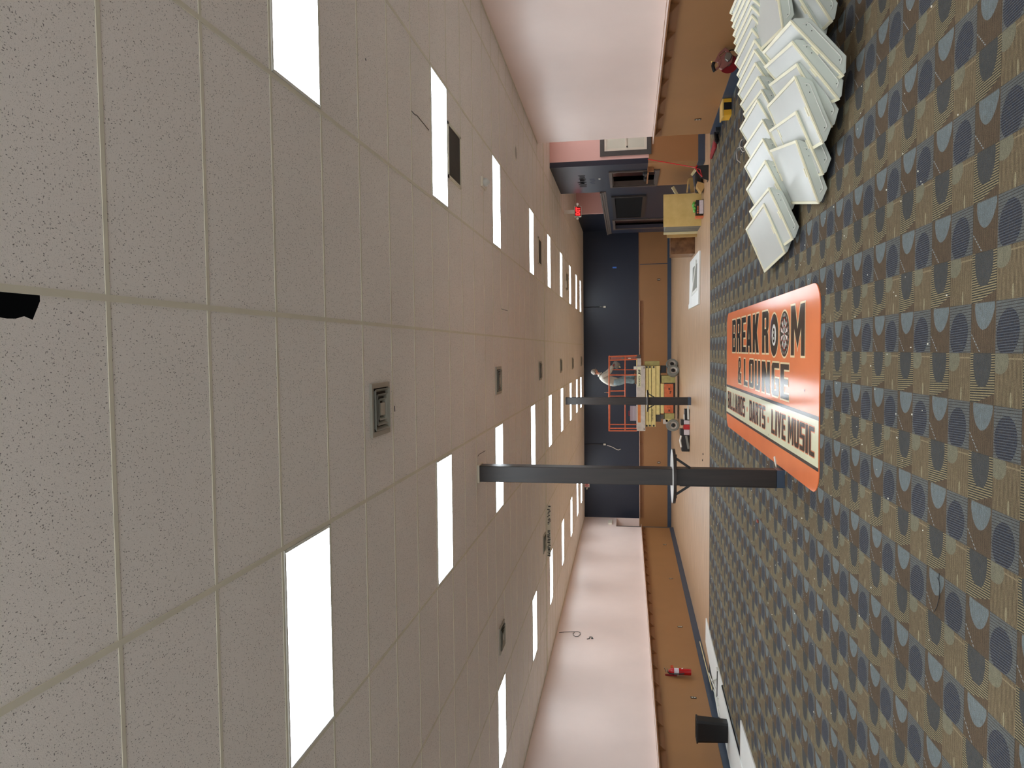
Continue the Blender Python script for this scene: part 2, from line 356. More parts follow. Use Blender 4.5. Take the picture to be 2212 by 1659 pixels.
# far wall
XF0, XF1 = XL(YF), 4.60
st(MB().box(-8.3, YF, 1.28, XF0, YF+.2, H).build('wall_far', 'pink')); st(MB().box(-8.3, YF, 0, XF0, YF+.2, 1.28).build('wall_far', 'brown'))
st(MB().box(XF0, YF, 1.28, 6.8, YF+.2, H).build('wall_far', 'navy')); st(MB().box(XF0, YF, 0, 6.8, YF+.2, 1.28).build('wall_far', 'brown'))
st(MB().box(XF1, 23.72, 0, XF1+.15, YF, H).build('wall_niche', 'navy'))
st(MB().box(XF1, 23.57, 0, 6.6, 23.72, H).build('wall_niche', 'pink2'))
# pink wall facing the camera past the right wall, with a window
st(MB().box(4.16, 14.7, RZ, 6.6, 14.86, H).build('wall_alcove', 'pink2')); st(MB().box(4.16, 14.7, 0, 6.6, 14.86, RZ).build('wall_alcove', 'brown'))
# navy partition with openings
PX0, PX1 = 4.04, 4.16
def part(y0, y1, z0, z1, m='navy'): return st(MB().box(PX0, y0, z0, PX1, y1, z1).build('wall_partition', m))
O1 = (15.38, 16.9, 1.04, 2.1); O3 = (21.86, 23.6, 0, 2.14)
part(14.7, O1[0], 1.26, H); part(O1[0], O1[1], O1[3], H); part(O1[1], 17.55, 1.26, H)
part(14.7, 17.06, 0, O1[2], 'brown'); part(14.7, O1[0], O1[2], 1.26, 'brown'); part(O1[1], 17.06, O1[2], 1.26, 'brown'); part(17.06, 17.55, 0, 1.26)
part(17.55, O3[0], 0, 2.42); part(O3[0], O3[1], O3[3], 2.42); part(O3[1], 24.6, 0, 2.42)
st(MB().box(PX0-.05, 17.5, 2.42, PX1+.05, 24.66, 2.46).box(PX0-.025, 17.5, 2.36, PX0, 24.63, 2.42).box(PX0-.012, 17.5, 2.30, PX0, 24.6, 2.36).build('trim_3', 'casing'))
# what the openings look into: a short pink wall, then black sheets standing in for darkness
st(MB().box(4.9, 14.86, 0, 5.0, 19.54, 2.3).build('wall_inner_and_dark', 'pink2')); st(MB().box(4.88, 19.54, 0, 5.02, 21.2, 2.3).build('wall_inner_and_dark', 'void'))
st(MB().box(4.34, 21.9, 0, 4.42, 24.35, 2.3).build('wall_inner_and_dark', 'pink2'))
st(MB().box(4.30, 24.35, 0, 4.42, 25.4, 2.3).build('wall_inner_and_dark', 'void'))  # black sheet in place of the dark beyond the doorway
def casing(name, y0, y1, z0, z1, w=.09, m='casing', bottom=True):
    b = MB(); x0, x1 = PX0-.03, PX0
    b.box(x0, y0-w, z0, x1, y0, z1+w).box(x0, y1, z0, x1, y1+w, z1+w).box(x0, y0, z1, x1, y1, z1+w)
    if bottom: b.box(x0, y0-w, z0-w, x1, y1+w, z0)
    return st(b.build(name, m))
st(MB().box(PX0, O1[0], O1[2], PX1, O1[0]+.02, O1[3]).box(PX0, O1[1]-.02, O1[2], PX1, O1[1], O1[3]).box(PX0, O1[0], O1[3]-.02, PX1, O1[1], O1[3]).box(PX0, O1[0], O1[2], PX1, O1[1], O1[2]+.02).build('trim_4', 'casing'))
casing('trim_5', *O1, w=.07); casing('trim_6', *O3, w=.08, bottom=False)
# window in the pink wall facing the camera
w1 = st(MB().box(4.24, 14.655, 1.19, 6.1, 14.70, 1.29).box(4.24, 14.655, 2.25, 6.1, 14.70, 2.35).box(4.24, 14.655, 1.29, 4.345, 14.70, 2.25).box(5.98, 14.655, 1.29, 6.1, 14.70, 2.25).build('window_1', 'slate'))
MB().box(4.345, 14.665, 1.29, 4.40, 14.695, 2.25).box(5.93, 14.665, 1.29, 5.98, 14.695, 2.25).box(4.40, 14.665, 1.29, 5.93, 14.695, 1.35).box(4.40, 14.665, 2.20, 5.93, 14.695, 2.25).box(4.40, 14.66, 1.74, 5.93, 14.695, 1.785).build('window_frame', 'offwhite', w1)
MB().box(4.40, 14.68, 1.35, 5.93, 14.69, 1.74).box(4.40, 14.68, 1.785, 5.93, 14.69, 2.20).build('pane', 'pane', w1)
MB().box(4.41, 14.65, 1.72, 4.44, 14.662, 1.75).build('latch', 'black', w1)
# ceiling, with the ragged hole beside the centre bar, and the cavity above it
hx0, hx1, hy0, hy1 = -.16, -.012, -1.0, -.20
cb = MB()
for a in ((-8.4, YB, hx0, YF+.2), (hx1, YB, 6.8, YF+.2), (hx0, YB, hx1, hy0), (hx0, hy1, hx1, YF+.2)):
    cb.add([(a[0], a[1], H), (a[0], a[3], H), (a[2], a[3], H), (a[2], a[1], H)], [(0, 1, 2, 3)])
ys = [hy0+(hy1-hy0)*i/26 for i in range(27)]; rg = random.Random(3)
ex_ = [-.062-.013*rg.random() if y < -.52 else (-.078-.014*rg.random() if y < -.30 else -.03) for y in ys]
for i in range(26):
    a, b = (ys[i], ex_[i]), (ys[i+1], ex_[i+1])
    cb.add([(hx0, a[0], H), (hx0, b[0], H), (b[1], b[0], H), (a[1], a[0], H)], [(0, 1, 2, 3)])
    if a[0] > -.30: cb.add([(hx1, a[0], H), (hx1, b[0], H), (b[1], b[0], H), (a[1], a[0], H)], [(0, 1, 2, 3)])
ce = st(cb.build('ceiling', 'ceil'))
st(MB().box(-8.4, YB, H+.5, 6.8, YF+.2, H+.6).build('ceiling', 'void'))
g = MB()
for i in range(-6, 6):
    x = i*2*T; g.box(x-.012, YB, H-.004, x+.012, YF, H)
k = -11
while k*T < YF: g.box(-7.9, k*T-.010, H-.003, 6.6, k*T+.010, H); k += 1
st(g.build('trim_7', 'bar'))
st(MB().box(XL(13.3), 13.27, H-.018, 6.6, 13.36, H-.003).build('trim_8', 'bar'))
# wall angle along the ceiling edges
st(MB().bar((XL(YB)+.012, YB, H-.006), (XL(YF)+.012, YF, H-.006), .024, .006).build('trim_9', 'bar'))
st(MB().bar((XR(YB)-.012, YB, H-.006), (XR(YC)-.012, YC, H-.006), .024, .006).build('trim_10', 'bar'))
# baseboards
def bb(name, p0, p1, h=.15): return st(MB().bar((*p0, h/2), (*p1, h/2), .02, h).build(name, 'base'))
bb('baseboard_left', (XL(YB)+.01, YB), (XL(26.1)+.01, 26.1)); bb('baseboard_right', (XR(YB)-.01, YB), (XR(YC)-.01, YC))
bb('baseboard_far', (-8.2, YF-.01), (XF1, YF-.01)); bb('baseboard_alcove', (4.04, 14.69), (6.6, 14.69)); bb('baseboard_partition', (PX0-.01, 14.69), (PX0-.01, 17.5))
# ------------------------------------------------------------------ drink ledges along the walls
def ledge(name, p0, p1, inward, z, brk, label, group='drink ledges along the walls', dep=.17, bz=.125):
    a, b = Vector((*p0, 0)), Vector((*p1, 0)); iw = Vector((*inward, 0)).normalized()
    t = thing(name, (a.x, a.y, 0), label, 'ledge', group)
    MB().extr([a+Vector((0, 0, z)), b+Vector((0, 0, z)), b+iw*dep+Vector((0, 0, z)), a+iw*dep+Vector((0, 0, z))], (0, 0, .006)).build('ledge_top', 'pink', t)
    MB().extr([a+Vector((0, 0, z-.02)), b+Vector((0, 0, z-.02)), b+iw*(dep-.004)+Vector((0, 0, z-.02)), a+iw*(dep-.004)+Vector((0, 0, z-.02))], (0, 0, .02)).build('ledge_board', 'brown_dk', t)
    MB().extr([a+Vector((0, 0, z-.15)), b+Vector((0, 0, z-.15)), b+iw*.014+Vector((0, 0, z-.15)), a+iw*.014+Vector((0, 0, z-.15))], (0, 0, .128)).build('apron', 'brown_dk', t)
    L = (b-a).length; d = (b-a).normalized()
    for s_ in brk:
        q = a+d*s_
        MB().extr([q+iw*.014+Vector((0, 0, z-.022)), q+iw*(dep-.012)+Vector((0, 0, z-.022)), q+iw*.014+Vector((0, 0, z-.022-bz))], d*.02).build('bracket', 'brown_dk', t)
    return t
y0 = -3.0
ledge('drink_ledge', (XL(y0), y0), (XL(26.0), 26.0), (1, 0), 1.232, [((10.45-y0)+.805*i) for i in range(-4, 20)], 'long caramel drink ledge with triangular brackets on the pink left wall', dep=.14)
ledge('drink_ledge', (XR(y0), y0), (XR(YC-.02), YC-.02), (-1, 0), 1.232, [((7.146-y0)+.79*i) for i in range(-3, 7)], 'pink-topped drink ledge with brackets on the right wall above the pile', dep=.15)
ledge('drink_ledge', (-7.1, YF), (1.75, YF), (0, -1), 1.26, [.62+.81*i for i in range(10)], 'caramel drink ledge along the bottom of the far navy wall', dep=.12)
tag(MB().box(PX0-.14, 15.05, 1.235, PX0, 16.2, 1.262).box(PX0-.1, 15.1, 1.12, PX0, 15.13, 1.235).build('ledge_stub', 'brown_dk'), 'short broken length of ledge on the brown part of the partition', 'ledge')
# ------------------------------------------------------------------ ceiling lights
def make_light():
    t = thing('ceiling_light', (0, 0, 0), 'x', 'ceiling light', 'lit ceiling light panels')
    w, l = 1.19, .585
    MB().box(-w/2, -l/2, -.004, w/2, -l/2+.016, .01).box(-w/2, l/2-.016, -.004, w/2, l/2, .01).box(-w/2, -l/2, -.004, -w/2+.016, l/2, .01).box(w/2-.016, -l/2, -.004, w/2, l/2, .01).build('frame', 'white', t)
    MB().box(-w/2+.015, -l/2+.015, -.003, w/2-.015, l/2-.015, .006).build('diffuser', 'light', t)
    return t
L0 = make_light(); used = False
rows = [2, 7, 12, 18, 23, 28, 33, 37.6, 41.2]
for ci, (xc, nm) in enumerate(((1.5*2*T, 'row nearer the right wall'), (-1.5*2*T, 'row running past the dark columns'), (-4.5*2*T, 'row nearest the long left wall'))):
    for ri, kk in enumerate([-3]+rows):
        o = L0 if not used else copy_tree(L0); used = True
        o.location = (xc, (kk+.5)*T, H-.004)
        if ri < 1: o['label'] = 'lit ceiling panel above and behind the camera, %s' % nm
        else: o['label'] = 'lit white ceiling panel, %s, %s from the camera' % (nm, ORD[ri-1])
o = copy_tree(L0); o.location = (5.6, 13.3, H-.004); o['label'] = 'unseen lit ceiling panel added in the alcove past the end of the right wall'  # panel out of view, added to brighten the alcove
o = copy_tree(L0); o.location = (5.5, 18.2, H-.004); o['label'] = 'unseen lit ceiling panel added in the room behind the navy partition'  # panel out of view, added so the pink inner wall shows
# ------------------------------------------------------------------ vents, grilles, detectors
def make_vent():
    t = thing('ceiling_vent', (0, 0, 0), 'x', 'vent', 'square ceiling air diffusers')
    def ring(r0, r1, z0, z1):
        b = MB(); c = [(-1, -1), (1, -1), (1, 1), (-1, 1)]
        b.add([(r0*x, r0*y, z0) for x, y in c]+[(r1*x, r1*y, z1) for x, y in c], [(i, (i+1) % 4, (i+1) % 4+4, i+4) for i in range(4)])
        b.add([(r0*x, r0*y, z0-.004) for x, y in c]+[(r1*x, r1*y, z1-.004) for x, y in c], [(i, (i+1) % 4, (i+1) % 4+4, i+4) for i in range(4)])
        return b
    b = MB(); R = .19
    b.box(-R, -R, -.018, R, -R+.035, 0).box(-R, R-.035, -.018, R, R, 0).box(-R, -R+.035, -.018, -R+.035, R-.035, 0).box(R-.035, -R+.035, -.018, R, R-.035, 0)
    b.build('frame', 'vent', t); MB().box(-.155, -.155, -.003, .155, .155, -.001).build('backing', 'ventdk', t)
    for r in (.148, .112, .078): ring(r, r-.022, -.03, -.004).build('blade', 'vent', t)
    MB().box(-.045, -.045, -.03, .045, .045, -.02).build('centre_plate', 'vent', t)
    return t
V0 = make_vent(); used = False
for i, (x, y, lb) in enumerate([(-.61, 2.74, 'closest to the camera, dust streaks round it'), (-.61, 7.6, 'second along the centre of the room'), (-.62, 12.45, 'third along the centre, just before the ceiling seam'), (-.62, 17.1, 'fourth along the centre, past the ceiling seam'), (-.64, 21.3, 'fifth along the centre'), (-.64, 25.7, 'nearest the far navy wall'), (-4.26, 7.65, 'left side of the room, nearer one'), (-4.33, 12.95, 'left side of the room, beside the ceiling seam'), (-4.9, 25.0, 'left side, close to the far exit sign')]):
    o = V0 if not used else copy_tree(V0); used = True; o.location = (x, y, H-.001); o['label'] = 'square grey ceiling vent, '+lb
def grille(x, y, sx, sy, lb):
    t = thing('return_grille', (x, y, H), lb, 'vent', 'dark return air grilles')
    MB().box(x-sx, y-sy, H-.012, x+sx, y-sy+.03, H).box(x-sx, y+sy-.03, H-.012, x+sx, y+sy, H).box(x-sx, y-sy, H-.012, x-sx+.03, y+sy, H).box(x+sx-.03, y-sy, H-.012, x+sx, y+sy, H).build('frame', 'bar', t)
    MB().box(x-sx+.03, y-sy+.03, H-.006, x+sx-.03, y+sy-.03, H-.004).build('mesh_panel', 'grille', t)
grille(1.83, 5.17, .28, .28, 'dark square return grille beside the second lit panel'); grille(1.82, 12.6, .27, .27, 'dark return grille just before the ceiling seam'); grille(1.82, 19.3, .27, .27, 'dark return grille far down the room behind a small box')
t = thing('alarm_strobe', (1.89, 6.67, H), 'clear domed alarm on the ceiling beside the lit panels', 'alarm')
MB().box(1.83, 6.55, H-.03, 1.95, 6.72, H).build('base', 'offwhite', t, bevel=.008)
MB().lathe([(.05, 0), (.052, -.03), (.03, -.06), (.001, -.075)], (1.89, 6.62, H-.03)).build('dome', 'lens', t, smooth=True)
MB().lathe([(.05, -.02), (.062, -.03), (.045, -.045), (.001, -.048)], (1.88, 6.80, H+.02)).build('speaker_cone', 'offwhite', t, smooth=True)
t = thing('ceiling_speaker', (2.99, 9.41, H), 'round flush white speaker in the ceiling near the right wall', 'speaker')
MB().lathe([(.13, 0), (.13, -.008), (.10, -.012), (.10, -.006)], (2.99, 9.41, H)).build('ring', 'offwhite', t, smooth=True)
MB().lathe([(.095, -.008), (.001, -.010)], (2.99, 9.41, H)).build('mesh_cover', 'vent', t)
tag(MB().box(1.60, 18.6, H-.05, 1.80, 18.75, H).build('sensor_box', 'offwhite'), 'small pale box on the ceiling in front of the farthest grille', 'sensor')
# strip of lettering hung along the ceiling seam
t = thing('ceiling_banner', (-4.6, 13.42, H), 'narrow strip of black lettering along the ceiling seam', 'banner')
rr = random.Random(5); x = -3.62; b = MB()
while x > -4.72:
    if abs(x+4.08) < .06 or abs(x+3.66) < .02: x -= .03; continue
    w_ = .012+.012*rr.random(); h = .03+.03*rr.random(); z0 = H-.025-.03*rr.random()
    b.box(x-w_, 13.365, z0-h, x, 13.37, z0); x -= w_+.01+.008*rr.random()
b.build('lettering', 'black', t); MB().box(-4.75, 13.372, H-.10, -3.6, 13.376, H-.018).build('strip', 'bar', t)
for pts_, lb in ((((888, 239), (896, 248), (900, 249), (926, 281)), 'thin dark crack in a ceiling tile beside the second lit panel'), (((851.5, 877), (852.5, 889)), 'short black gap at the tile edge beside the nearest vent'), (((1083, 667), (1087, 669), (1096, 671)), 'small dark crack in a ceiling tile, middle of the room'), (((1032, 986), (1034, 982), (1048, 974)), 'dark crack in the ceiling tile right above the nearer column'), (((789, 126), (790, 131)), 'small black nick in a ceiling tile on the right')):
    tag(MB().tube([Vector(at(x, y, 2, H))-Vector((0, 0, .001)) for x, y in pts_], .004, 5).build('ceiling_crack', 'black'), lb, 'mark')
# ------------------------------------------------------------------ exit signs
def exit_sign(x, y, z, lb, lit=True):
    t = thing('exit_sign', (x, y, z), lb, 'exit sign', 'exit signs')
    MB().box(x-.15, y, z-.1, x+.15, y+.05, z+.1).build('housing', 'offwhite', t, bevel=.008)
    for s in (-1, 1): MB().lathe([(.02, -.03), (.034, .0), (.034, .05), (.001, .05)], (x+s*.19, y+.02, z+.0), (s*.3, -1, .2)).build('lamp_head', 'offwhite', t, smooth=True)
    MB().box(x-.135, y-.004, z-.085, x+.135, y-.001, z+.085).build('face', 'exitface' if lit else 'exitpale', t)
    text('EXIT', .155, (x-.115, y-.006, z-.055), (1, 0, 0), (0, 0, 1), 'exitlit' if lit else 'red', parent=t, width=.23, bold=.006)
    MB().box(x-.05, y+.015, z+.1, x+.05, y+.035, H-.002).build('canopy', 'offwhite', t)
exit_sign(3.72, 18.45, 3.12, 'red lit exit sign hanging over the navy partition')
exit_sign(-5.72, 27.35, 3.40, 'pale exit sign half hidden by the nearer dark column', False)
# ------------------------------------------------------------------ columns with round drink ledges
def column(x0, x1, y0, y1, lb, lz, r, lbl):
    t = thing('support_column', ((x0+x1)/2, (y0+y1)/2, 0), lb, 'column', 'dark square columns')
    MB().box(x0, y0, .085, x1, y1, H-.02).build('shaft', 'espresso', t, bevel=.006)
    MB().box(x0-.004, y0-.004, 0, x1+.004, y1+.004, .085).build('skirting', 'base', t)
    MB().box(x0-.012, y0-.012, H-.028, x1+.012, y1+.012, H-.004).build('collar', 'bar', t)
    MB().box(x0-.006, y0-.006, .085, x0+.006, y0+.006, 1.15).box(x1-.006, y0-.006, .085, x1+.006, y0+.006, 1.15).build('corner_moulding', 'espresso', t)
    cx, cy = (x0+x1)/2, (y0+y1)/2
    q = thing('round_ledge', (cx, cy, lz), lbl, 'ledge', 'round ledges on the columns')
    # ring-shaped top that closes round the column
    n = 48; hw, hd = (x1-x0)/2+.001, (y1-y0)/2+.001
    def ring(ro, z0, z1, m, nm):
        b = MB(); vs = []
        for i in range(n):
            a = 2*math.pi*i/n; c, s = math.cos(a), math.sin(a); k = min(hw/max(abs(c), 1e-6), hd/max(abs(s), 1e-6))
            vs.append(((cx+ro*c, cy+ro*s), (cx+k*c, cy+k*s)))
        V = [(*o, z0) for o, _ in vs]+[(*o, z1) for o, _ in vs]+[(*i_, z1) for _, i_ in vs]+[(*i_, z0) for _, i_ in vs]
        F = []
        for i in range(n):
            j = (i+1) % n
            F += [(i, j, j+n, i+n), (i+n, j+n, j+2*n, i+2*n), (i+2*n, j+2*n, j+3*n, i+3*n), (i+3*n, j+3*n, j, i)]
        b.add(V, F).build(nm, m, q, bevel=0)
    ring(r, lz-.034, lz-.004, 'espresso', 'rim'); ring(r-.006, lz-.004, lz, 'tableTop', 'table_top')
    for dx in (-1, 1):
        MB().bar((cx+dx*(r-.10), cy-.03, lz-.036), (cx+dx*(hw+.003), cy-.03, lz-.036-.17), .028, .008, (0, 1, 0)).bar((cx+dx*(r-.06), cy-.03, lz-.039), (cx+dx*hw, cy-.03, lz-.039), .03, .006, (0, 1, 0)).build('bracket', 'black', q)
column(-1.765, -1.575, 6.14, 6.33, 'nearer dark brown square column from carpet to ceiling', 1.232, .315, 'round pale drink ledge fixed round the nearer column')
column(-1.76, -1.555, 18.25, 18.45, 'farther dark column in front of the scissor lift', 1.205, .31, 'round ledge fixed round the farther column, seen edge-on')
# ------------------------------------------------------------------ outlets
def make_outlet():
    t = thing('wall_outlet', (0, 0, 0), 'x', 'outlet', 'black electrical outlets')
    MB().box(-.04, -.006, -.06, .04, 0, .06).build('plate', 'black', t, bevel=.003)
    MB().box(-.017, -.009, .01, .017, -.005, .04).build('socket', 'offwhite', t); MB().box(-.017, -.009, -.04, .017, -.005, -.01).build('socket', 'offwhite', t)
    return t
O0 = make_outlet(); used = False
R90 = math.pi/2
for x, y, z, rz, lb in [(XL(12.49)+.001, 12.49, .43, R90, 'left brown wall, nearest the black bin'), (XL(16.2)+.001, 16.18, .44, R90, 'left brown wall, second from the bin'), (XL(19.9)+.001, 19.96, .445, R90, 'left brown wall, third from the bin'), (XL(23.7)+.001, 23.7, .445, R90, 'left brown wall, closest to the far corner'),
                        (XR(11.5)-.001, 11.5, .455, -R90, 'right brown wall near its end'), (2.59, YF-.001, .49, 0, 'far brown wall on the right of the lift'), (-4.82, YF-.001, .49, 0, 'far brown wall just right of the nearer column')]:
    o = O0 if not used else copy_tree(O0); used = True; o.location = (x, y, z); o.rotation_euler = (0, 0, rz); o['label'] = 'black outlet plate with pale sockets, '+lb
# ------------------------------------------------------------------ the big sign on the carpet
SY0, SY1, SX0, SX1, SZ = 10.87, 4.66, -1.56, .405, .012
t = SGN = thing('sign_panel', ((SX0+SX1)/2, (SY0+SY1)/2, 0), 'huge orange printed lounge sign lying flat on the carpet', 'sign')
def rrect(x0, y0, x1, y1, r, n=6):
    p = []
    for cx, cy, a0 in ((x1-r, y1-r, 0), (x0+r, y1-r, 90), (x0+r, y0+r, 180), (x1-r, y0+r, 270)):
        for i in range(n+1): a = math.radians(a0+90*i/n); p.append((cx+r*math.cos(a), cy+r*math.sin(a)))
    return p
MB().extr([(x, y, 0) for x, y in rrect(SX0, SY1, SX1, SY0, .22)], (0, 0, SZ)).build('panel', 'signorange', t, bevel=.003)
def flat(polys, z, m, name, par=t, dz=0):
    b = MB()
    for i_, p in enumerate(polys): b.add([(x, y, z+4e-5*i_*dz) for x, y in p], [tuple(range(len(p)))])
    return b.build(name, m, par)
e = .001
flat([[(-1.34, SY0-.0), (-1.34, SY1), (-.83, SY1), (-.83, SY0)]], SZ+e, 'signgrey', 'stripe')
flat([[(-1.305, SY0), (-1.305, SY1), (-.868, SY1), (-.868, SY0)]], SZ+2*e, 'signcream', 'band')
w, q = .37, .155
GL = {
 'B': [[(0, 0), (w, 0), (w, 1), (0, 1)], [(0, 1-q), (0, 1), (.82, 1), (.92, 1-q)], [(0, .43), (0, .57), (.85, .57), (.85, .43)], [(0, 0), (0, q), (.92, q), (.82, 0)], [(.63, .55), (.92, .58), (.97, .92), (.85, 1), (.63, 1)], [(.63, 0), (.88, 0), (1, .08), (1, .4), (.9, .45), (.63, .45)]],
 'R': [[(0, 0), (w, 0), (w, 1), (0, 1)], [(0, 1-q), (0, 1), (.85, 1), (.95, 1-q)], [(0, .42), (0, .57), (.85, .57), (.85, .42)], [(.63, .5), (.92, .54), (1, .62), (1, .93), (.85, 1), (.63, 1)], [(.6, 0), (1, 0), (.95, .42), (.82, .52), (.5, .5)]],
 'E': [[(0, 0), (w+.05, 0), (w+.05, 1), (0, 1)], [(0, 1-q), (0, 1), (1, 1), (1, 1-q)], [(0, .42), (0, .58), (.9, .58), (.9, .42)], [(0, 0), (0, q), (1, q), (1, 0)]],
 'A': [[(0, 0), (.36, 0), (.58, 1), (.24, 1)], [(.64, 0), (1, 0), (.78, 1), (.44, 1)], [(.2, .18), (.24, .36), (.76, .36), (.8, .18)], [(.24, .86), (.24, 1), (.78, 1), (.78, .86)]],
 'K': [[(0, 0), (w, 0), (w, 1), (0, 1)], [(.3, .42), (.3, .62), (.6, 1), (1, 1), (.66, .48)], [(.3, .5), (.66, .56), (1, 0), (.6, 0), (.34, .42)]],
 'M': [[(0, 0), (.25, 0), (.25, 1), (0, 1)], [(.75, 0), (1, 0), (1, 1), (.75, 1)], [(0, 1), (.3, 1), (.5, .52), (.5, .14), (.2, .62)], [(1, 1), (.7, 1), (.5, .52), (.5, .14), (.8, .62)]],
 'L': [[(0, 0), (w, 0), (w, 1), (0, 1)], [(0, 0), (0, q), (1, q), (1, 0)]],
 'O': [[(0, .1), (.12, 0), (w, 0), (w, 1), (.12, 1), (0, .9)], [(1, .1), (.88, 0), (1-w, 0), (1-w, 1), (.88, 1), (1, .9)], [(.12, 0), (.12, q), (.88, q), (.88, 0)], [(.12, 1-q), (.12, 1), (.88, 1), (.88, 1-q)]],
 'U': [[(0, .1), (.12, 0), (w, 0), (w, 1), (0, 1)], [(1, .1), (.88, 0), (1-w, 0), (1-w, 1), (1, 1)], [(.12, 0), (.12, q), (.88, q), (.88, 0)]],
 'N': [[(0, 0), (.34, 0), (.34, 1), (0, 1)], [(.66, 0), (1, 0), (1, 1), (.66, 1)], [(.1, 1), (.42, 1), (.9, 0), (.58, 0)]],
 'G': [[(0, .1), (.12, 0), (w, 0), (w, 1), (.12, 1), (0, .9)], [(.12, 0), (.12, q), (.88, q), (.88, 0)], [(.12, 1-q), (.12, 1), (1, 1), (1, 1-q)], [(.64, 0), (.88, 0), (1, .1), (1, .52), (.64, .52)], [(.5, .4), (.5, .54), (1, .54), (1, .4)]],
 'I': [[(0, 0), (1, 0), (1, 1), (0, 1)]],
 'D': [[(0, 0), (w, 0), (w, 1), (0, 1)], [(0, 1-q), (0, 1), (.84, 1), (1, .88)], [(0, 0), (0, q), (1, .12), (.84, 0)], [(.63, 0), (.84, 0), (1, .12), (1, .88), (.84, 1), (.63, 1)]],
 'S': [[(0, 1-q), (.12, 1), (1, 1), (1, 1-q)], [(0, .43), (0, .57), (1, .57), (1, .43)], [(0, 0), (0, q), (.88, q), (.88, 0)], [(0, .5), (0, .92), (.12, 1), (w, 1), (w, .5)], [(1, .5), (1, .08), (.88, 0), (1-w, 0), (1-w, .5)]],
 'T': [[(0, 1-q), (0, 1), (1, 1), (1, 1-q)], [(.3, 0), (.7, 0), (.7, 1), (.3, 1)]],
 'V': [[(0, 1), (.36, 1), (.62, 0), (.38, 0)], [(1, 1), (.64, 1), (.38, 0), (.62, 0)]],
 'C': [[(0, .1), (.12, 0), (w, 0), (w, 1), (.12, 1), (0, .9)], [(.12, 0), (.12, q), (1, q), (1, 0)], [(.12, 1-q), (.12, 1), (1, 1), (1, 1-q)]],
 '&': [[(.12, .5), (.12, .9), (.3, 1), (.42, 1), (.42, .5)], [(.86, .6), (.86, .9), (.68, 1), (.58, 1), (.58, .6)], [(.25, .86), (.25, 1), (.75, 1), (.75, .86)], [(0, .1), (0, .4), (.12, .5), (.32, .5), (.32, 0), (.15, 0)], [(.15, 0), (.15, .14), (.8, .14), (.7, 0)], [(.2, .6), (.5, .62), (1, 0), (.66, 0)], [(.72, .1), (.72, .4), (1, .4), (1, .28), (.9, .1)], [(.4, .48), (.4, .62), (.8, .64), (.7, .48)]],
}
def grow(poly, g):
    n = len(poly); a = sum(poly[i][0]*poly[(i+1) % n][1]-poly[(i+1) % n][0]*poly[i][1] for i in range(n))
    if a < 0: poly = poly[::-1]
    out = []
    for i in range(n):
        p0, p1, p2 = Vector(poly[i-1]), Vector(poly[i]), Vector(poly[(i+1) % n])
        d1, d2 = (p1-p0).normalized(), (p2-p1).normalized(); n1, n2 = Vector((d1.y, -d1.x)), Vector((d2.y, -d2.x))
        m_ = n1+n2; m_ = m_*(g/max(.35, m_.dot(n1))) if m_.length > 1e-6 else n1*g
        out.append(tuple(p1+m_))
    return out
def word(letters, zf, edge, mfill, medge, name):
    """letters: (char, y_left, y_right, x_bottom, x_top); reading runs toward the camera"""
    of, fi = [], []
    for ch, ya, yb, xb, xt in letters:
        for poly in GL[ch]:
            p = [(xb+(xt-xb)*v, ya+(yb-ya)*u) for u, v in poly]
            fi.append(p if sum(p[i][0]*p[(i+1) % len(p)][1]-p[(i+1) % len(p)][0]*p[i][1] for i in range(len(p))) > 0 else p[::-1]); of.append(grow(p, edge))
    k_ = .0008/max(1, len(fi))/4e-5; flat(of, zf, medge, name+'_outline', dz=k_); flat(fi, zf+1.2*e, mfill, name, dz=k_)
B0, T0 = -.26, .262
word([('B', 10.2, 9.78, B0, T0), ('R', 9.70, 9.30, B0, T0), ('E', 9.20, 8.80, B0, T0), ('A', 8.74, 8.30, B0, T0), ('K', 8.20, 7.73, B0, T0), ('R', 7.49, 7.06, B0, T0), ('M', 5.82, 5.21, B0-.02, T0-.02)], SZ+e, .022, 'signblack', 'signedge', 'lettering')
word([('&', 9.55, 9.22, -.74, -.35), ('L', 8.97, 8.62, -.75, -.36), ('O', 8.50, 8.10, -.75, -.36), ('U', 8.02, 7.62, -.76, -.37), ('N', 7.50, 6.96, -.76, -.37), ('G', 6.85, 6.42, -.765, -.375), ('E', 6.34, 5.90, -.77, -.38)], SZ+e, .02, 'signblack', 'signedge', 'lettering')
small = []
def run(chars, ya, yb, gap=.035):
    ws = [.45 if c == 'I' else (1.25 if c == 'M' else 1.0) for c in chars]; tot = abs(yb-ya)-gap*(len(chars)-1); k = tot/sum(ws); y = ya
    for c, w_ in zip(chars, ws): small.append((c, y, y-w_*k, -1.225, -.945)); y -= w_*k+gap
run('BILLIARDS', 10.70, 8.85); run('DARTS', 8.44, 7.24); run('LIVE', 6.84, 6.05); run('MUSIC', 5.92, 4.80)
word(small, SZ+3*e, .011, 'signblack', 'signdot', 'lettering')
def disc(cx, cy, r, z, m, nm, n=40, ry=None, a0=0, a1=360, ri=0):
    ry = ry or r; st_ = [math.radians(a0+(a1-a0)*i/n) for i in range(n+1)]
    if ri: p = [(cx+r*math.cos(a), cy+ry*math.sin(a)) for a in st_]+[(cx+ri*math.cos(a), cy+ri*ry/r*math.sin(a)) for a in reversed(st_)]
    else: p = [(cx+r*math.cos(a), cy+ry*math.sin(a)) for a in st_[:-1]]
    return p
for yy in (8.645, 7.05): flat([disc(-1.09, yy, .042, 0, '', '')], SZ+3*e, 'signdot', 'dot')
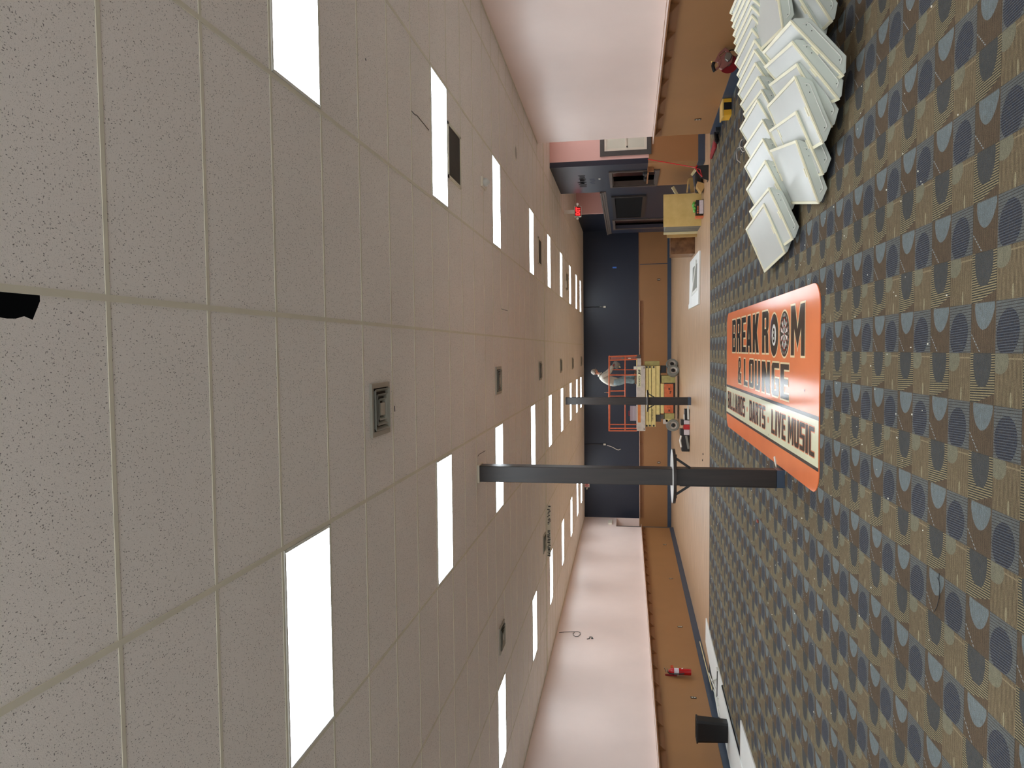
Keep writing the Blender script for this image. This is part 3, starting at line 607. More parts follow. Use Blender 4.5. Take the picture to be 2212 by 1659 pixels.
# eight ball
bx, by = -.045, 6.725
flat([disc(bx, by, .272, 0, '', '', ry=.262)], SZ+e, 'signedge', 'ball_outline'); flat([disc(bx, by, .252, 0, '', '', ry=.242)], SZ+2*e, 'signblack', 'eight_ball')
b_crescent = [(bx+.24*math.cos(a), by+.232*math.sin(a)) for a in [math.radians(10+100*i/14) for i in range(15)]]+[(bx+.04+.155*math.cos(a), by+.05+.13*math.sin(a)) for a in [math.radians(100-85*i/14) for i in range(15)]]
flat([b_crescent], SZ+2.6*e, 'signpurple', 'ball_highlight')
flat([disc(bx-.0, by, .128, 0, '', '', ry=.128)], SZ+3.2*e, 'signwhite', 'number_circle')
text('8', .235, (bx-.085, by+.07, SZ+4*e), (0, -1, 0), (1, 0, 0), 'signblack', 'number', t, depth=.0006, bold=.006, width=.12)
# dartboard
dx_, dy_ = -.045, 6.15
flat([disc(dx_, dy_, .272, 0, '', '', ry=.27)], SZ+e, 'signedge', 'board_outline'); flat([disc(dx_, dy_, .252, 0, '', '', ry=.25)], SZ+2*e, 'signblack', 'dartboard')
def wedges(r0, r1, odd, z, m, nm):
    P = []
    for i in range(20):
        if i % 2 == odd:
            a0, a1 = math.radians(i*18-9), math.radians(i*18+9); am = (a0+a1)/2
            P.append([(dx_+r*math.cos(a), dy_+r*math.sin(a)) for r, a in ((r1, a0), (r1, am), (r1, a1), (r0, a1), (r0, am), (r0, a0))])
    flat(P, z, m, nm)
wedges(.02, .175, 0, SZ+3*e, 'signwhite', 'wedges'); wedges(.165, .182, 0, SZ+3.6*e, 'signred', 'double_ring'); wedges(.085, .1, 0, SZ+3.6*e, 'signred', 'treble_ring')
flat([disc(dx_, dy_, .018, 0, '', '', n=16)], SZ+4*e, 'signred', 'bullseye')
text('20', .05, (dx_+.195, dy_+.03, SZ+3*e), (0, -1, 0), (1, 0, 0), 'signwhite', 'number', t, depth=.0006)
P = []
for i in range(20):
    a = math.radians(i*18); x, y = dx_+.215*math.cos(a), dy_+.213*math.sin(a)
    if i: P.append([(x-.014, y-.006), (x+.014, y-.006), (x+.014, y+.006), (x-.014, y+.006)])
flat(P, SZ+3*e, 'signwhite', 'numbers')
for q in ((-.45, 7.05), (-1.27, 7.0), (.07, 5.93), (-.62, 5.2)): flat([disc(q[0], q[1], .012, 0, '', '', n=10)], SZ+4*e, 'black', 'screw_hole')
tag(MB().extr([(-1.50, 6.66, SZ), (-1.56, 6.60, SZ), (-1.60, 6.52, SZ), (-1.53, 6.55, SZ), (-1.48, 6.62, SZ)], (0, 0, .01)).build('plaster_chip', 'crumb'), 'white chip of plaster lying on the lower edge of the sign', 'debris')
# ------------------------------------------------------------------ the pile of old light fixtures
FW, FL = .585, 1.17
def make_fixture():
    t = thing('old_light_fixture', (0, 0, 0), 'x', 'light fixture', 'removed ceiling light fixtures heaped on the carpet')
    b = MB(); f = .021
    b.box(0, 0, -.012, FW, f, 0).box(0, FL-f, -.012, FW, FL, 0).box(0, f, -.012, f, FL-f, 0).box(FW-f, f, -.012, FW, FL-f, 0)
    b.box(f-.004, f-.004, -.012, f+.004, FL-f, .003).box(FW-f-.004, f, -.012, FW-f+.004, FL-f, .003).box(f, f-.004, -.012, FW-f, f+.004, .003).box(f, FL-f-.004, -.012, FW-f, FL-f+.004, .003)
    b.build('door_frame', 'creamframe', t)
    MB().box(f, f, -.010, FW-f, FL-f, -.007).build('lens', 'lens', t)
    d = .112; prof = [(.008, -.012), (FW-.008, -.012), (FW-.012, -.035), (FW-.095, -d), (.095, -d), (.012, -.035)]
    MB().extr([(x, .006, z) for x, z in prof], (0, FL-.012, 0)).build('housing', 'pan', t)
    for y in (.006, FL-.006):
        s = -1 if y < .5 else 1
        en = MB().extr([(x, y, z) for x, z in [(.02, -.02), (FW-.02, -.02), (FW-.03, -.04), (FW-.1, -d+.004), (.1, -d+.004), (.03, -.04)]], (0, s*.004, 0)).build('end_plate', 'pan', t)
        MB().tube([(.085, y+s*.005, -.045), (.105, y+s*.007, -.075), (.125, y+s*.007, -.082), (FW-.125, y+s*.007, -.082), (FW-.105, y+s*.007, -.075), (FW-.085, y+s*.005, -.045)], .004, 6).build('pressed_rib', 'white', en)  # rib whiter than the steel: its highlight is put into the colour
        k = MB()
        for x in (.11, FW-.17, FW-.11): k.cyl((x, y+s*.0035, -.06), (x, y+s*.0055, -.06), .004, n=8)
        k.build('knockout', 'ventdk', en)
    for y in (.06, FL-.06): MB().box(.25, y-.012, -.02, .33, y+.012, .0045).build('latch', 'creamframe', t)
    return t
F0 = make_fixture(); used = False
CAMP = CAM
def place(Bx, By, tilt, yaw, label, zc=.085, tip=0.0):
    """B = near raised corner; the low long edge rests at height zc"""
    global used
    o = F0 if not used else copy_tree(F0); used = True
    th = math.radians(tilt)
    Rm = Matrix.Rotation(math.radians(-yaw), 4, 'Z') @ Matrix.Rotation(math.radians(tip), 4, 'X') @ Matrix.Rotation(-th, 4, 'Y')
    off = Rm @ Vector((FW, 0, 0))
    o.matrix_world = Matrix.Translation(Vector((Bx, By, zc))-Vector((off.x, off.y, 0))) @ Rm
    o['label'] = label
def pb(px, py, z):
    q = at(px, py, 2, z); return q.x, q.y
zt = lambda th, zc=.085: zc+FW*math.sin(math.radians(th))
c2 = lambda x, y: (1520+x/5.184, y/5.184)
back = [((665, 2280), 22, -4), ((722, 2100), 24, -1), ((680, 1795), 26, -2), ((655, 1550), 27, 0), ((650, 1335), 28, 2), ((590, 1110), 30, 2), ((640, 1000), 29, 6), ((600, 855), 32, 5), ((570, 700), 34, 4), ((560, 555), 36, 3), ((560, 445), 37, 4), ((530, 320), 39, 5), ((530, 170), 41, 6), ((525, 65), 44, 6), ((515, -40), 47, 6), ((505, -130), 50, 7), ((495, -220), 53, 7), ((480, -320), 56, 7)]
for i, (q, th, yw) in enumerate(back):
    zc = .085+.004*i
    x, y = pb(*c2(*q), zt(th, zc)); place(x, y, th, yw, 'old white light fixture tilted in the back row, %s from the room end' % ORD[i], zc)
front = [((1025, 1570), 22, 11), ((1025, 1245), 25, 9), ((1012, 850), 24, 7), ((1032, 712), 31, 12), ((980, 465), 40, 12), ((965, 232), 44, 11)]
for i, (q, th, yw) in enumerate(front):
    zc = .085+.006*i+(.08 if i == 2 else 0)
    x, y = pb(*c2(*q), zt(th, zc)); place(x, y, th, yw, 'old white light fixture tilted in the front row, %s from the room end' % ORD[i], zc)
# the ones stood steeply at the wall end of the front row and the one lying across them
for (px_, py_), th, lb in (((1372, 385), 33, 'old light fixture under the flat-lying one in the front row, second from its wall end'), ((1470, 210), 35, 'old light fixture at the wall end of the front row, lowest and nearest the camera')):
    C1 = at(*c2(px_, py_), 2, .10); place(C1.x+FW*math.cos(math.radians(th)), C1.y, th, 10, lb, .10)
o = copy_tree(F0); C3 = at(*c2(885, 335), 2, .40)
Rm = Matrix.Rotation(math.radians(-13), 4, 'Z') @ Matrix.Rotation(math.radians(-12), 4, 'Y')
o.matrix_world = Matrix.Translation(Vector((C3.x, C3.y, .40))) @ Rm; o['label'] = 'old light fixture lying face up on top of the front row near the wall'
# looped white wire at the back of the pile
wp = [(1600, 352), (1592, 345), (1590.5, 330), (1593, 320), (1599, 317), (1605, 320), (1609, 326), (1604, 328), (1600, 322), (1598, 314), (1600, 305), (1603, 301)]
tag(MB().tube([at(x, y, 2, .010+.05*abs(math.sin(i*.9))) for i, (x, y) in enumerate(wp)], .006, 6).build('loose_wire', 'cordw', smooth=True), 'thin white wire curling out behind the fixture pile', 'wire')
# ------------------------------------------------------------------ mitre saw by the right wall
sx, sy = XR(8.55)-.36, 8.62
t = thing('mitre_saw', (sx, sy, 0), 'dusty red mitre saw with dark red blade behind the fixture pile', 'saw')
def S(px, py, d=0.0):
    p = at(px, py, 1, sy); return Vector((p.x, sy-d, p.z))
MB().box(sx-.16, sy-.12, 0, sx+.28, sy+.25, .05).build('base', 'black', t, bevel=.01)
bc = S(1573, 138); br = (S(1573, 138)-S(1573, 159)).length
b = MB(); n = 60; pts = []
for i in range(n*2):
    a = math.pi*i/n; r = br*(1.0 if i % 2 else .965); pts.append(bc+Vector((math.cos(a)*r, 0, math.sin(a)*r)))
zmin = min(p.z for p in pts); 
b.extr(pts, (0, .004, 0)).build('blade', 'darkred', t)
MB().cyl(bc+Vector((0, -.03, 0)), bc+Vector((0, .02, 0)), .035, n=20).build('arbor', 'steel', t)
def plate(pp, d0, d1, nm, m, bv=.006): MB().extr([S(x, y, d0) for x, y in pp], (0, -(d1-d0), 0)).build(nm, m, t, bevel=bv)
plate([(1541, 138), (1552, 118), (1565, 106), (1573, 112), (1575, 120), (1570, 124), (1566, 113), (1552, 124), (1555, 130), (1548, 137)], .02, .07, 'upper_frame', 'mauve')
plate([(1551, 128), (1566, 115), (1576, 114), (1583, 124), (1581, 137), (1566, 148), (1559, 153), (1553, 150), (1556, 140)], -.005, .055, 'motor_housing', 'mauve', .012)
plate([(1567, 118), (1577, 119), (1580, 126), (1576, 135), (1570, 139), (1564, 134), (1564, 126)], .055, .10, 'motor_cap', 'steel', .012)
plate([(1552, 127), (1557, 130), (1556, 141), (1550, 152), (1544, 157), (1542, 153), (1550, 146), (1551, 139), (1546, 136)], .03, .06, 'trigger_guard', 'mauve')
MB().tube([S(1541, 138, .05), S(1539, 145, .05), S(1541, 153, .05), S(1543, 157, .05)], .024, 12).build('handle_grip', 'black', t, smooth=True)
MB().cyl(S(1536, 135, .04), S(1539, 137, .04), .012, n=10).build('lock_pin', 'gold', t)
MB().tube([S(1573, 113, .03), S(1578, 110, .03), S(1585, 108, 0), S(1592, 106, -.1)], .008, 8).build('power_cord', 'black', t, smooth=True)
MB().bar(Vector((bc.x+.1, sy+.1, .04)), Vector((bc.x+.07, sy+.05, bc.z)), .08, .05).build('pivot_arm', 'steel', t)
# ------------------------------------------------------------------ bits along the right wall
t = thing('tool_case', (3.88, 10.6, 0), 'yellow and black tool case on the floor by the right wall', 'case')
xs = [at(1577, y, 1, 10.48).x for y in (248, 236, 220.5, 212)]
MB().box(xs[0], 10.48, 0, xs[1], 10.78, .125).box(xs[2], 10.48, 0, xs[3], 10.78, .125).build('shell', 'yellow', t, bevel=.004)
MB().box(xs[1], 10.478, 0, xs[2], 10.78, .127).build('centre_band', 'black', t); MB().box(xs[0]-.01, 10.48, .127, xs[3], 10.85, .15).build('lid', 'gold', t, bevel=.004)
t = thing('cordless_drill', (3.86, 12.1, 0), 'black cordless drill lying on the carpet by the wall corner', 'drill')
MB().cyl((3.72, 12.0, .06), (3.90, 12.15, .06), .045, n=14).cyl((3.66, 11.95, .06), (3.72, 12.0, .06), .02, .04, n=12).build('body', 'black', t, smooth=True)
MB().bar((3.86, 12.12, .04), (3.92, 12.0, .04), .05, .045).build('grip', 'charcoal', t); MB().box(3.88, 11.93, .0, 3.97, 12.01, .09).build('battery', 'charcoal', t, bevel=.006)
tag(MB().tube([(3.97, 11.98, .008), (4.0, 11.7, .01), (3.88, 11.55, .008), (3.95, 11.4, .008)], .007, 6).build('drill_strap', 'cordk'), 'short black strap on the carpet next to the drill', 'strap')
c0 = at(1542, 322, 2, 0)
tag(MB().extr([(3.72, 12.50, 0), (3.93, 12.42, 0), (3.90, 12.75, 0), (3.80, 13.25, 0), (3.70, 13.30, 0)], (0, 0, .05)).build('red_cloth', 'redcloth', bevel=.02), 'dark red cloth bag lying at the edge of the wood floor', 'bag')
# ------------------------------------------------------------------ dust pan, scrap, plywood cabinet and the things round it
def F(px, py, z=0): return at(px, py, 2, z)
dp = F(1533, 372)
def Pl(px, py, Y): p = at(px, py, 1, Y); return Vector((p.x, Y, p.z))
t = thing('lobby_dustpan', (dp.x, 14.0, 0), 'upright dustpan with long red handle leaning on the partition', 'dustpan')
Y0 = 13.95
a = [Pl(1505, 357, Y0), Pl(1534, 354, Y0), Pl(1534, 390, Y0), Pl(1518, 384, Y0)]
zf = min(p.z for p in a)
pan = [Vector((p.x, Y0, max(0, p.z-zf))) for p in (Pl(1506, 358, Y0), Pl(1533, 356, Y0), Pl(1533, 389, Y0), Pl(1517, 384, Y0))]
MB().extr(pan, (0, .02, 0)).extr([Vector((pan[1].x, Y0, 0)), Vector((pan[2].x, Y0, 0)), Vector((pan[2].x, Y0+.22, 0)), Vector((pan[1].x, Y0+.22, 0))], (0, 0, .012)).build('pan', 'charcoal', t)
top = Pl(1400, 344, 14.45); lo = Pl(1503, 362, Y0+.03)
MB().tube([lo, lo.lerp(top, .5), top], .011, 8).build('handle', 'red', t, smooth=True)
yk = [Pl(1517, 382, Y0-.01), Pl(1508, 372, Y0-.01), Pl(1503, 363, Y0-.01), Pl(1506, 357, Y0-.01)]
MB().tube(yk, .014, 8).tube([Pl(1503, 363, Y0-.01), Pl(1512, 366, Y0-.01), Pl(1517, 382, Y0-.01)], .01, 8).build('yoke', 'red', t, smooth=True)
# scrap wood and cardboard heap
sc = [((1503, 366), (1494, 378), .05, 'cream_wood', 'pale torn board on the scrap heap behind the dustpan'), ((1487, 386), (1484, 416), .03, 'card', 'long cardboard edge standing at the back of the scrap heap'), ((1492, 384), (1496, 416), .09, 'card', 'folded cardboard sheet in the scrap heap')]
for i, (a_, b_, w_, m, lb) in enumerate(sc):
    tag(MB().bar(Pl(*a_, 15.3+.1*i), Pl(*b_, 15.4+.1*i), .05, w_).build('scrap_board', m), lb, 'scrap', 'scrap heap by the partition')
pf = [Pl(1502, 392, 14.9), Pl(1516, 396, 14.9), Pl(1516, 406, 14.9), Pl(1510, 417, 14.9), Pl(1500, 402, 14.9)]
zz = min(p.z for p in pf)
tag(MB().extr([p-Vector((0, 0, zz)) for p in pf], (0, .25, 0)).build('open_carton', 'card'), 'small torn carton lying in front of the scrap heap', 'carton', 'scrap heap by the partition')
q1 = Pl(1500, 375, 15.2); q2 = Pl(1500, 421, 15.2)
tag(MB().box(q1.x-.45, 15.15, 0, q1.x+.05, 15.29, .17).build('bin_bag', 'black', bevel=.04), 'low black bag under the scrap heap', 'bag')
pq = Pl(1453, 404, 16.75); tag(MB().bar((pq.x-1.0, 16.7, .04), pq, .06, .07).build('pine_plank', 'cream_wood'), 'pale wood plank whose end pokes out behind the plywood cabinet', 'wood')
# plywood-faced cabinet
PY = 15.5
a = Pl(1433, 422, PY); b_ = Pl(1433, 492, PY); c_ = Pl(1515, 415, PY); d_ = Pl(1515, 486, PY)
xr_, xl_, zt_ = (a.x+c_.x)/2, (b_.x+d_.x)/2, a.z-c_.z
t = thing('plywood_cabinet', ((xl_+xr_)/2, PY+.3, 0), 'box cabinet with a yellow plywood face on the wood floor', 'cabinet')
MB().box(xl_, PY, 0, xr_, PY+.02, zt_).build('plywood_face', 'ply', t); MB().box(xl_+.02, PY+.02, 0, xr_-.02, PY+1.05, zt_-.06).build('carcass', 'greyboard', t)
MB().box(xl_-.03, PY+.95, 0, xl_+.02, PY+1.0, zt_-.05).build('edge_strip', 'cream_wood', t)
bp = Pl(1500, 492, 15.6)
tag(MB().box(xl_-.09, PY+1.08, 0, xl_+.10, PY+1.16, zt_-.14).build('torn_board', 'card'), 'torn-edged board standing beside the plywood cabinet', 'board')
xa = Pl(1480, 503, 17.0).x; xb_ = Pl(1480, 553, 17.6).x
t = thing('walnut_crate', ((xa+xb_)/2, 17.4, 0), 'dark brown box with worn scratched front beside the plywood cabinet', 'box')
MB().box(xb_, 17.15, 0, xa+.1, 17.19, .62).build('front', 'darkwood', t); MB().box(xb_+.01, 17.19, 0, xa+.1, 18.0, .60).build('body', 'darkwood', t)
# battery box with green bag
q0, q1 = Pl(1518, 434, 15.1), Pl(1518, 465, 15.1)
t = thing('tool_carton', (q0.x-.15, 15.0, 0), 'black and white printed carton in front of the plywood face', 'carton')
MB().box(q1.x, 14.95, 0, q0.x, 15.2, .17).build('box', 'black', t, bevel=.004); MB().box(q1.x+.01, 14.945, .01, q0.x-.01, 14.95, .10).build('label', 'label', t)
MB().box(q1.x+.07, 14.945, .120, q1.x+.10, 14.949, .150).box(q1.x+.105, 14.945, .120, q1.x+.115, 14.949, .145).box(q1.x+.12, 14.945, .120, q1.x+.15, 14.949, .140).box(q1.x+.155, 14.945, .120, q1.x+.19, 14.949, .145).build('faded_print', 'liftorange', t); MB().cyl((q1.x+.035, 14.942, .135), (q1.x+.035, 14.949, .135), .02, n=12).build('emblem', 'liftorange', t)
tag(MB().box(q1.x-.06, 15.0, 0, q1.x-.025, 15.2, .18).build('orange_strap', 'liftorange'), 'orange strip standing against the end of the black carton', 'strap')
cb_ = MB(); rr = random.Random(9)
for i in range(7): cb_.lathe([(.001, -.03), (.03, -.02), (.038, 0), (.028, .022), (.001, .03)], (q0.x-.05-.032*i, 15.03+.04*rr.random(), .195+.03*rr.random()+.015*math.sin(i)), (rr.random()-.5, rr.random()-.5, 1), 10)
tag(cb_.build('green_bag', 'green', smooth=True), 'crumpled bright green plastic bag on top of the black carton', 'bag')
# white panel on the wood floor
t = thing('white_door_panel', (1.5, 17.0, 0), 'white panel with a sunken centre lying on the wood floor', 'panel')
pp = [F(1514, 541), F(1494, 566), F(1492, 667), F(1512, 657)]
pp = [Vector((p.x, p.y, 0)) for p in pp]
MB().extr(pp, (0, 0, .045)).build('slab', 'board', t, bevel=.006)
def lerp2(u, v): return (pp[0]*(1-u)+pp[3]*u)*(1-v)+(pp[1]*(1-u)+pp[2]*u)*v
MB().extr([lerp2(.2, .15)+Vector((0, 0, .045)), lerp2(.2, .62), lerp2(.68, .62), lerp2(.72, .1)][0:1]+[lerp2(.2, .62)+Vector((0, 0, .045)), lerp2(.68, .62)+Vector((0, 0, .045)), lerp2(.70, .12)+Vector((0, 0, .045))], (0, 0, .003)).build('inset', 'tyre', t)
MB().bar(lerp2(.15, .2)+Vector((0, 0, .06)), lerp2(.72, .62)+Vector((0, 0, .06)), .08, .02).bar(lerp2(.7, .1)+Vector((0, 0, .055)), lerp2(.74, .7)+Vector((0, 0, .055)), .07, .014).build('rail', 'white', t)
tag(MB().bar(F(1493, 650, .01), F(1488, 664, .01), .12, .02).build('white_strip', 'board'), 'narrow white strip beside the end of the white panel', 'board')
# ------------------------------------------------------------------ tool bags on the wood floor
TY = 18.7
def G(px, py, Y=TY): p = at(px, py, 1, Y); return p.x, max(0, p.z)
def bagbox(nm, y0_, y1_, h, m, d=.3, bv=.02, par=None, yy=TY):
    x0, _ = G(1490, y1_, yy); x1, _ = G(1490, y0_, yy); return MB().box(min(x0, x1), yy, 0, max(x0, x1), yy+d, h).build(nm, m, par, bevel=bv)
t = thing('tool_bag', (-3.0, TY+.1, 0), 'long open black tool bag on the wood floor, clear wrap on top', 'bag')
bagbox('bag', 940, 976, .22, 'black', par=t); x0, _ = G(1490, 962); x1, _ = G(1490, 941)
MB().tube([(x0-.05, TY-.02, .23), ((x0+x1)/2, TY-.02, .27), (x1, TY-.02, .235)], .025, 8).build('wrap', 'white', t, smooth=True); MB().bar((x0-.1, TY-.03, .03), (x1, TY-.03, .10), .02, .06).build('flap', 'tyre', t)
t = thing('tool_box', (-2.7, TY+.1, 0), 'black open toolbox with white labels, beside the red box', 'toolbox')
bagbox('box', 928, 940, .16, 'label', par=t, bv=.01); bagbox('tray', 927, 941, .10, 'black', d=.32, par=t, bv=.01).location.z = .16
t = thing('red_box', (-2.5, TY+.1, 0), 'bright red box in the middle of the row of tools', 'box'); bagbox('box', 917.5, 928, .17, 'red', par=t, bv=.01, yy=TY-.02)
t = thing('tool_box', (-2.3, TY+.1, 0), 'pale open toolbox with black tray on the column side of the red box', 'toolbox')
bagbox('box', 908, 917, .16, 'label', par=t, bv=.01); bagbox('tray', 907, 919, .08, 'black', d=.32, par=t, bv=.01).location.z = .16
t = thing('tool_bag', (-2.0, TY+.1, 0), 'black bag with clear wrapped bars, nearest the farther column', 'bag')
bagbox('bag', 884, 907, .14, 'black', par=t); x0, _ = G(1490, 906); x1, _ = G(1490, 876)
MB().bar((x0, TY-.03, .04), (x1, TY-.03, .05), .03, .05).bar((x0, TY-.03, .155), (x1-.25, TY-.03, .16), .03, .03).build('wrap', 'white', t)
tag(MB().lathe([(.001, 0), (.06, 0), (.05, .07), (.02, .12), (.001, .13)], (-2.2, TY+.36, 0)).build('paper_wad', 'white', smooth=True), 'crumpled white paper behind the tool boxes', 'paper')
# ------------------------------------------------------------------ the scissor lift
LY = 22.9
def Q(px, py, Y=LY): p = at(px, py, 1, Y); return Vector((p.x, Y, p.z))
lx = lambda py, Y=LY: Q(1400, py, Y).x
lz = lambda px, Y=LY: Q(px, 850, Y).z
LD = .78                                      # width of the machine
t = LIFT = thing('scissor_lift', (lx(850), LY+LD/2, 0), 'yellow and orange scissor lift in front of the navy wall', 'scissor lift')
def slab(nm, m, p0, p1, y0, y1, par=t, bv=.006):
    a, b = Q(*p0), Q(*p1); return MB().box(min(a.x, b.x), y0, min(a.z, b.z), max(a.x, b.x), y1, max(a.z, b.z)).build(nm, m, par, bevel=bv)
Ya, Yb = LY+.02, LY+LD-.02
slab('chassis', 'liftolive', (1429, 811.5), (1459, 827), Ya, Yb); slab('chassis_rear', 'liftolive', (1436, 893), (1457, 908), Ya+.02, Yb)
slab('chassis_core', 'slate', (1437, 826), (1459, 905), Ya+.06, Yb-.06)
pn = slab('side_panel', 'liftorange', (1435, 829.5), (1454.5, 892.3), LY-.01, LY+.05, bv=.012)
for py in (839, 886): slab('latch_recess', 'liftorange', (1440, py-6), (1449, py+6), LY-.035, LY-.01, par=pn, bv=.012); slab('latch', 'black', (1444, py-1.5), (1446.5, py+3), LY-.042, LY-.034, par=pn, bv=0)
slab('side_rail', 'liftyellow', (1427, 829), (1434, 893), LY, LY+.05); slab('kick_plate', 'charcoal', (1454.6, 829), (1457, 892), LY, LY+.05)
slab('pothole_guard', 'charcoal', (1463.8, 812), (1465.6, 905), LY+.05, LY+.09); slab('rear_skirt', 'liftyellow', (1438, 905), (1452, 912), LY+.03, Yb); slab('battery_box', 'slate', (1426.5, 896), (1433.5, 905), LY+.02, LY+.2)
slab('rear_frame', 'deck', (1433, 906), (1443, 916), LY+.03, LY+.3)
for i, (a, b, y0, y1) in enumerate([(1394.3, 1400, 790.5, 922), (1400.8, 1407.3, 790.5, 922.6), (1408, 1416.4, 790.5, 922.4), (1417, 1425.5, 790.5, 896)]):
    for s in (0, 1):
        yy = Ya+.02+.03*(i % 2) if s == 0 else Yb-.09-.03*(i % 2)
        ar = slab('scissor_arm', 'liftyellow', (a, y0), (b, y1), yy, yy+.05)
        if s == 0 and i < 3:
            for py in (793, 920):
                c = Q((a+b)/2, py); MB().cyl((c.x, yy-.012, c.z), (c.x, yy+.01, c.z), .034, n=14).build('pivot_pin', 'charcoal', ar)
slab('arm_core', 'slate', (1396, 800), (1428, 912), Ya+.14, Yb-.14)
slab('hydraulics', 'liftolive', (1393, 781), (1425, 790), LY+.15, Yb-.1); slab('steer_linkage', 'black', (1428, 790), (1440, 806), LY+.2, Yb-.2)
text('10079020 84', .075, Q(1410.5, 909.5)-Vector((0, .0, .01)), (1, 0, .02), (0, 0, 1), 'black', parent=t, width=(lx(884)-lx(909.5)), italic=.3)
text('84', .085, Q(1450.3, 850.5)-Vector((0, .012, 0)), (1, 0, 0), (0, 0, 1), 'black', parent=t, bold=.004)
text('2630ES', .06, Q(1436.5, 843)-Vector((0, -.0, 0)), (1, 0, 0), (0, 0, 1), 'charcoal', parent=t, width=.12)
# wheels
def wheel(px, py, yy, r, tw, ang, nm='wheel'):
    c = Q(px, py, yy); c.z = r; ax = Vector((math.sin(ang), -math.cos(ang), 0))
    w_ = MB().lathe([(r*.62, -tw/2), (r*.95, -tw/2), (r, -tw/2+.02), (r, tw/2-.02), (r*.95, tw/2), (r*.62, tw/2)], c, ax, 32).build(nm, 'tyre', t, smooth=True)
    MB().lathe([(.001, tw/2-.035), (r*.35, tw/2-.03), (r*.42, tw/2-.05), (r*.64, tw/2-.006)], c, ax, 32).lathe([(r*.64, -tw/2+.01), (.001, -tw/2+.02)], c, ax, 24).build('rim', 'deck', w_, smooth=True)
    MB().lathe([(r*.34, tw/2-.05), (r*.33, tw/2-.01), (r*.2, tw/2), (.001, tw/2)], c, ax, 20).build('hub', 'black', w_, smooth=True)
wheel(1452, 918.4, LY+.03, .205, .13, 0); wheel(1452, 918.4, LY+LD-.1, .205, .13, math.pi)
wheel(1455, 801.5, LY+.02, .205, .14, .55); wheel(1452, 787.5, LY+LD-.12, .205, .14, .55)
# deck
DZ = lz(1375.0)
dk = slab('platform_side', 'deck', (1375.2, 790.5), (1394, 931), LY-.02, LY+.03); slab('platform_side', 'deck', (1375.2, 790.5), (1394, 931), LY+LD-.03, LY+LD+.02)
slab('platform_floor', 'deck', (1376, 791), (1379, 930), LY+.03, LY+LD-.03); slab('extension_deck', 'deck', (1376.5, 774), (1385, 791), LY+.02, LY+LD-.04); slab('extension_lip', 'liftyellow', (1375, 774), (1376.5, 791), LY+.01, LY+LD-.03)
slab('extension_end', 'slate', (1374.5, 766.5), (1383.5, 774.5), LY+.02, LY+LD-.04)
slab('decal', 'decal', (1377.7, 873), (1384, 912.5), LY-.024, LY-.0205, bv=0); slab('nameplate', 'signcream', (1376.5, 793), (1384.5, 836), LY-.024, LY-.0205, bv=0)
text('2630ES', .085, Q(1382.8, 835)-Vector((0, .026, 0)), (1, 0, 0), (0, 0, 1), 'black', parent=t, width=(lx(812)-lx(834.5)), bold=.0008)
text('JLG', .09, Q(1382.8, 808.5)-Vector((0, .026, 0)), (1, 0, 0), (0, 0, 1), 'black', parent=t, width=(lx(797)-lx(808.5)), bold=.006, italic=.25)
for (a_, b_) in ((793.2, 795.6), (927.2, 924.6)):
    slab('slot', 'black', (1390, b_-.5), (1392.6, b_+.5), LY-.023, LY-.0195, bv=0); c = Q(1391.3, a_); MB().cyl((c.x, LY-.023, c.z), (c.x, LY-.019, c.z), .016, n=10).build('hole', 'black', t)
def rail(p0, p1, r=.021, y=0, y2=None, m='orange', nm='guard_rail'):
    a, b = Q(*p0), Q(*p1); a.y = LY+y; b.y = LY+(y if y2 is None else y2); return MB().tube([a, b], r, 8).build(nm, m, t, smooth=True)
for y in (.0, LD):
    rail((1315.7, 769.5), (1315.7, 930.5), y=y); rail((1350.2, 770), (1350.2, 930), .018, y=y)
    rail((1315.7, 930.5), (1376, 930.5), y=y, nm='guard_post')
    if y == 0: rail((1316, 917), (1376, 917), .019, y=y, nm='guard_post')
    if y == 0: rail((1316, 855.5), (1350, 855.5), .016, y=y, nm='guard_post'); rail((1316, 810), (1376, 810), .021, y=y, nm='guard_post')
    rail((1315.7, 770.5), (1376, 768.5), y=y, nm='guard_post'); rail((1316, 778.5), (1376, 776), .019, y=y, nm='guard_post')
rail((1318, 846), (1349, 845.5), .021, y=LD*.5, nm='guard_post'); rail((1318, 800), (1376, 800), .017, y=LD-.03, nm='guard_post')
for (x_, py_) in ((1315.7, 930.5), (1350.2, 930.5), (1315.7, 769.5), (1350.2, 769.5)): rail((x_, py_), (x_, py_), y=0, y2=LD)
slab('gate_plate', 'mauve', (1318, 771), (1348, 777.5), LY+LD-.02, LY+LD); slab('gate_plate', 'mauve', (1352, 771), (1374, 776.5), LY+LD-.02, LY+LD)
slab('control_box', 'offwhite', (1369, 792), (1375, 798.5), LY+.3, LY+.42); slab('rail_clip', 'greybag', (1342, 772.5), (1348, 777), LY+LD-.04, LY+LD-.02); slab('rail_clip', 'offwhite', (1357, 773.5), (1363, 776), LY+LD-.04, LY+LD-.02)
c = Q(1308, 848); tag(MB().cyl((c.x, LY+.02, lz(1314.2)), (c.x, LY+.02, lz(1310)), .016, n=10).build('spray_nozzle', 'orange'), 'small orange-tipped tube standing up from the lift top rail', 'nozzle')
MB().cyl((c.x, LY+.02, lz(1310)), (c.x, LY+.02, lz(1305)), .012, n=10).build('tip', 'steel', bpy.data.objects['spray_nozzle'])
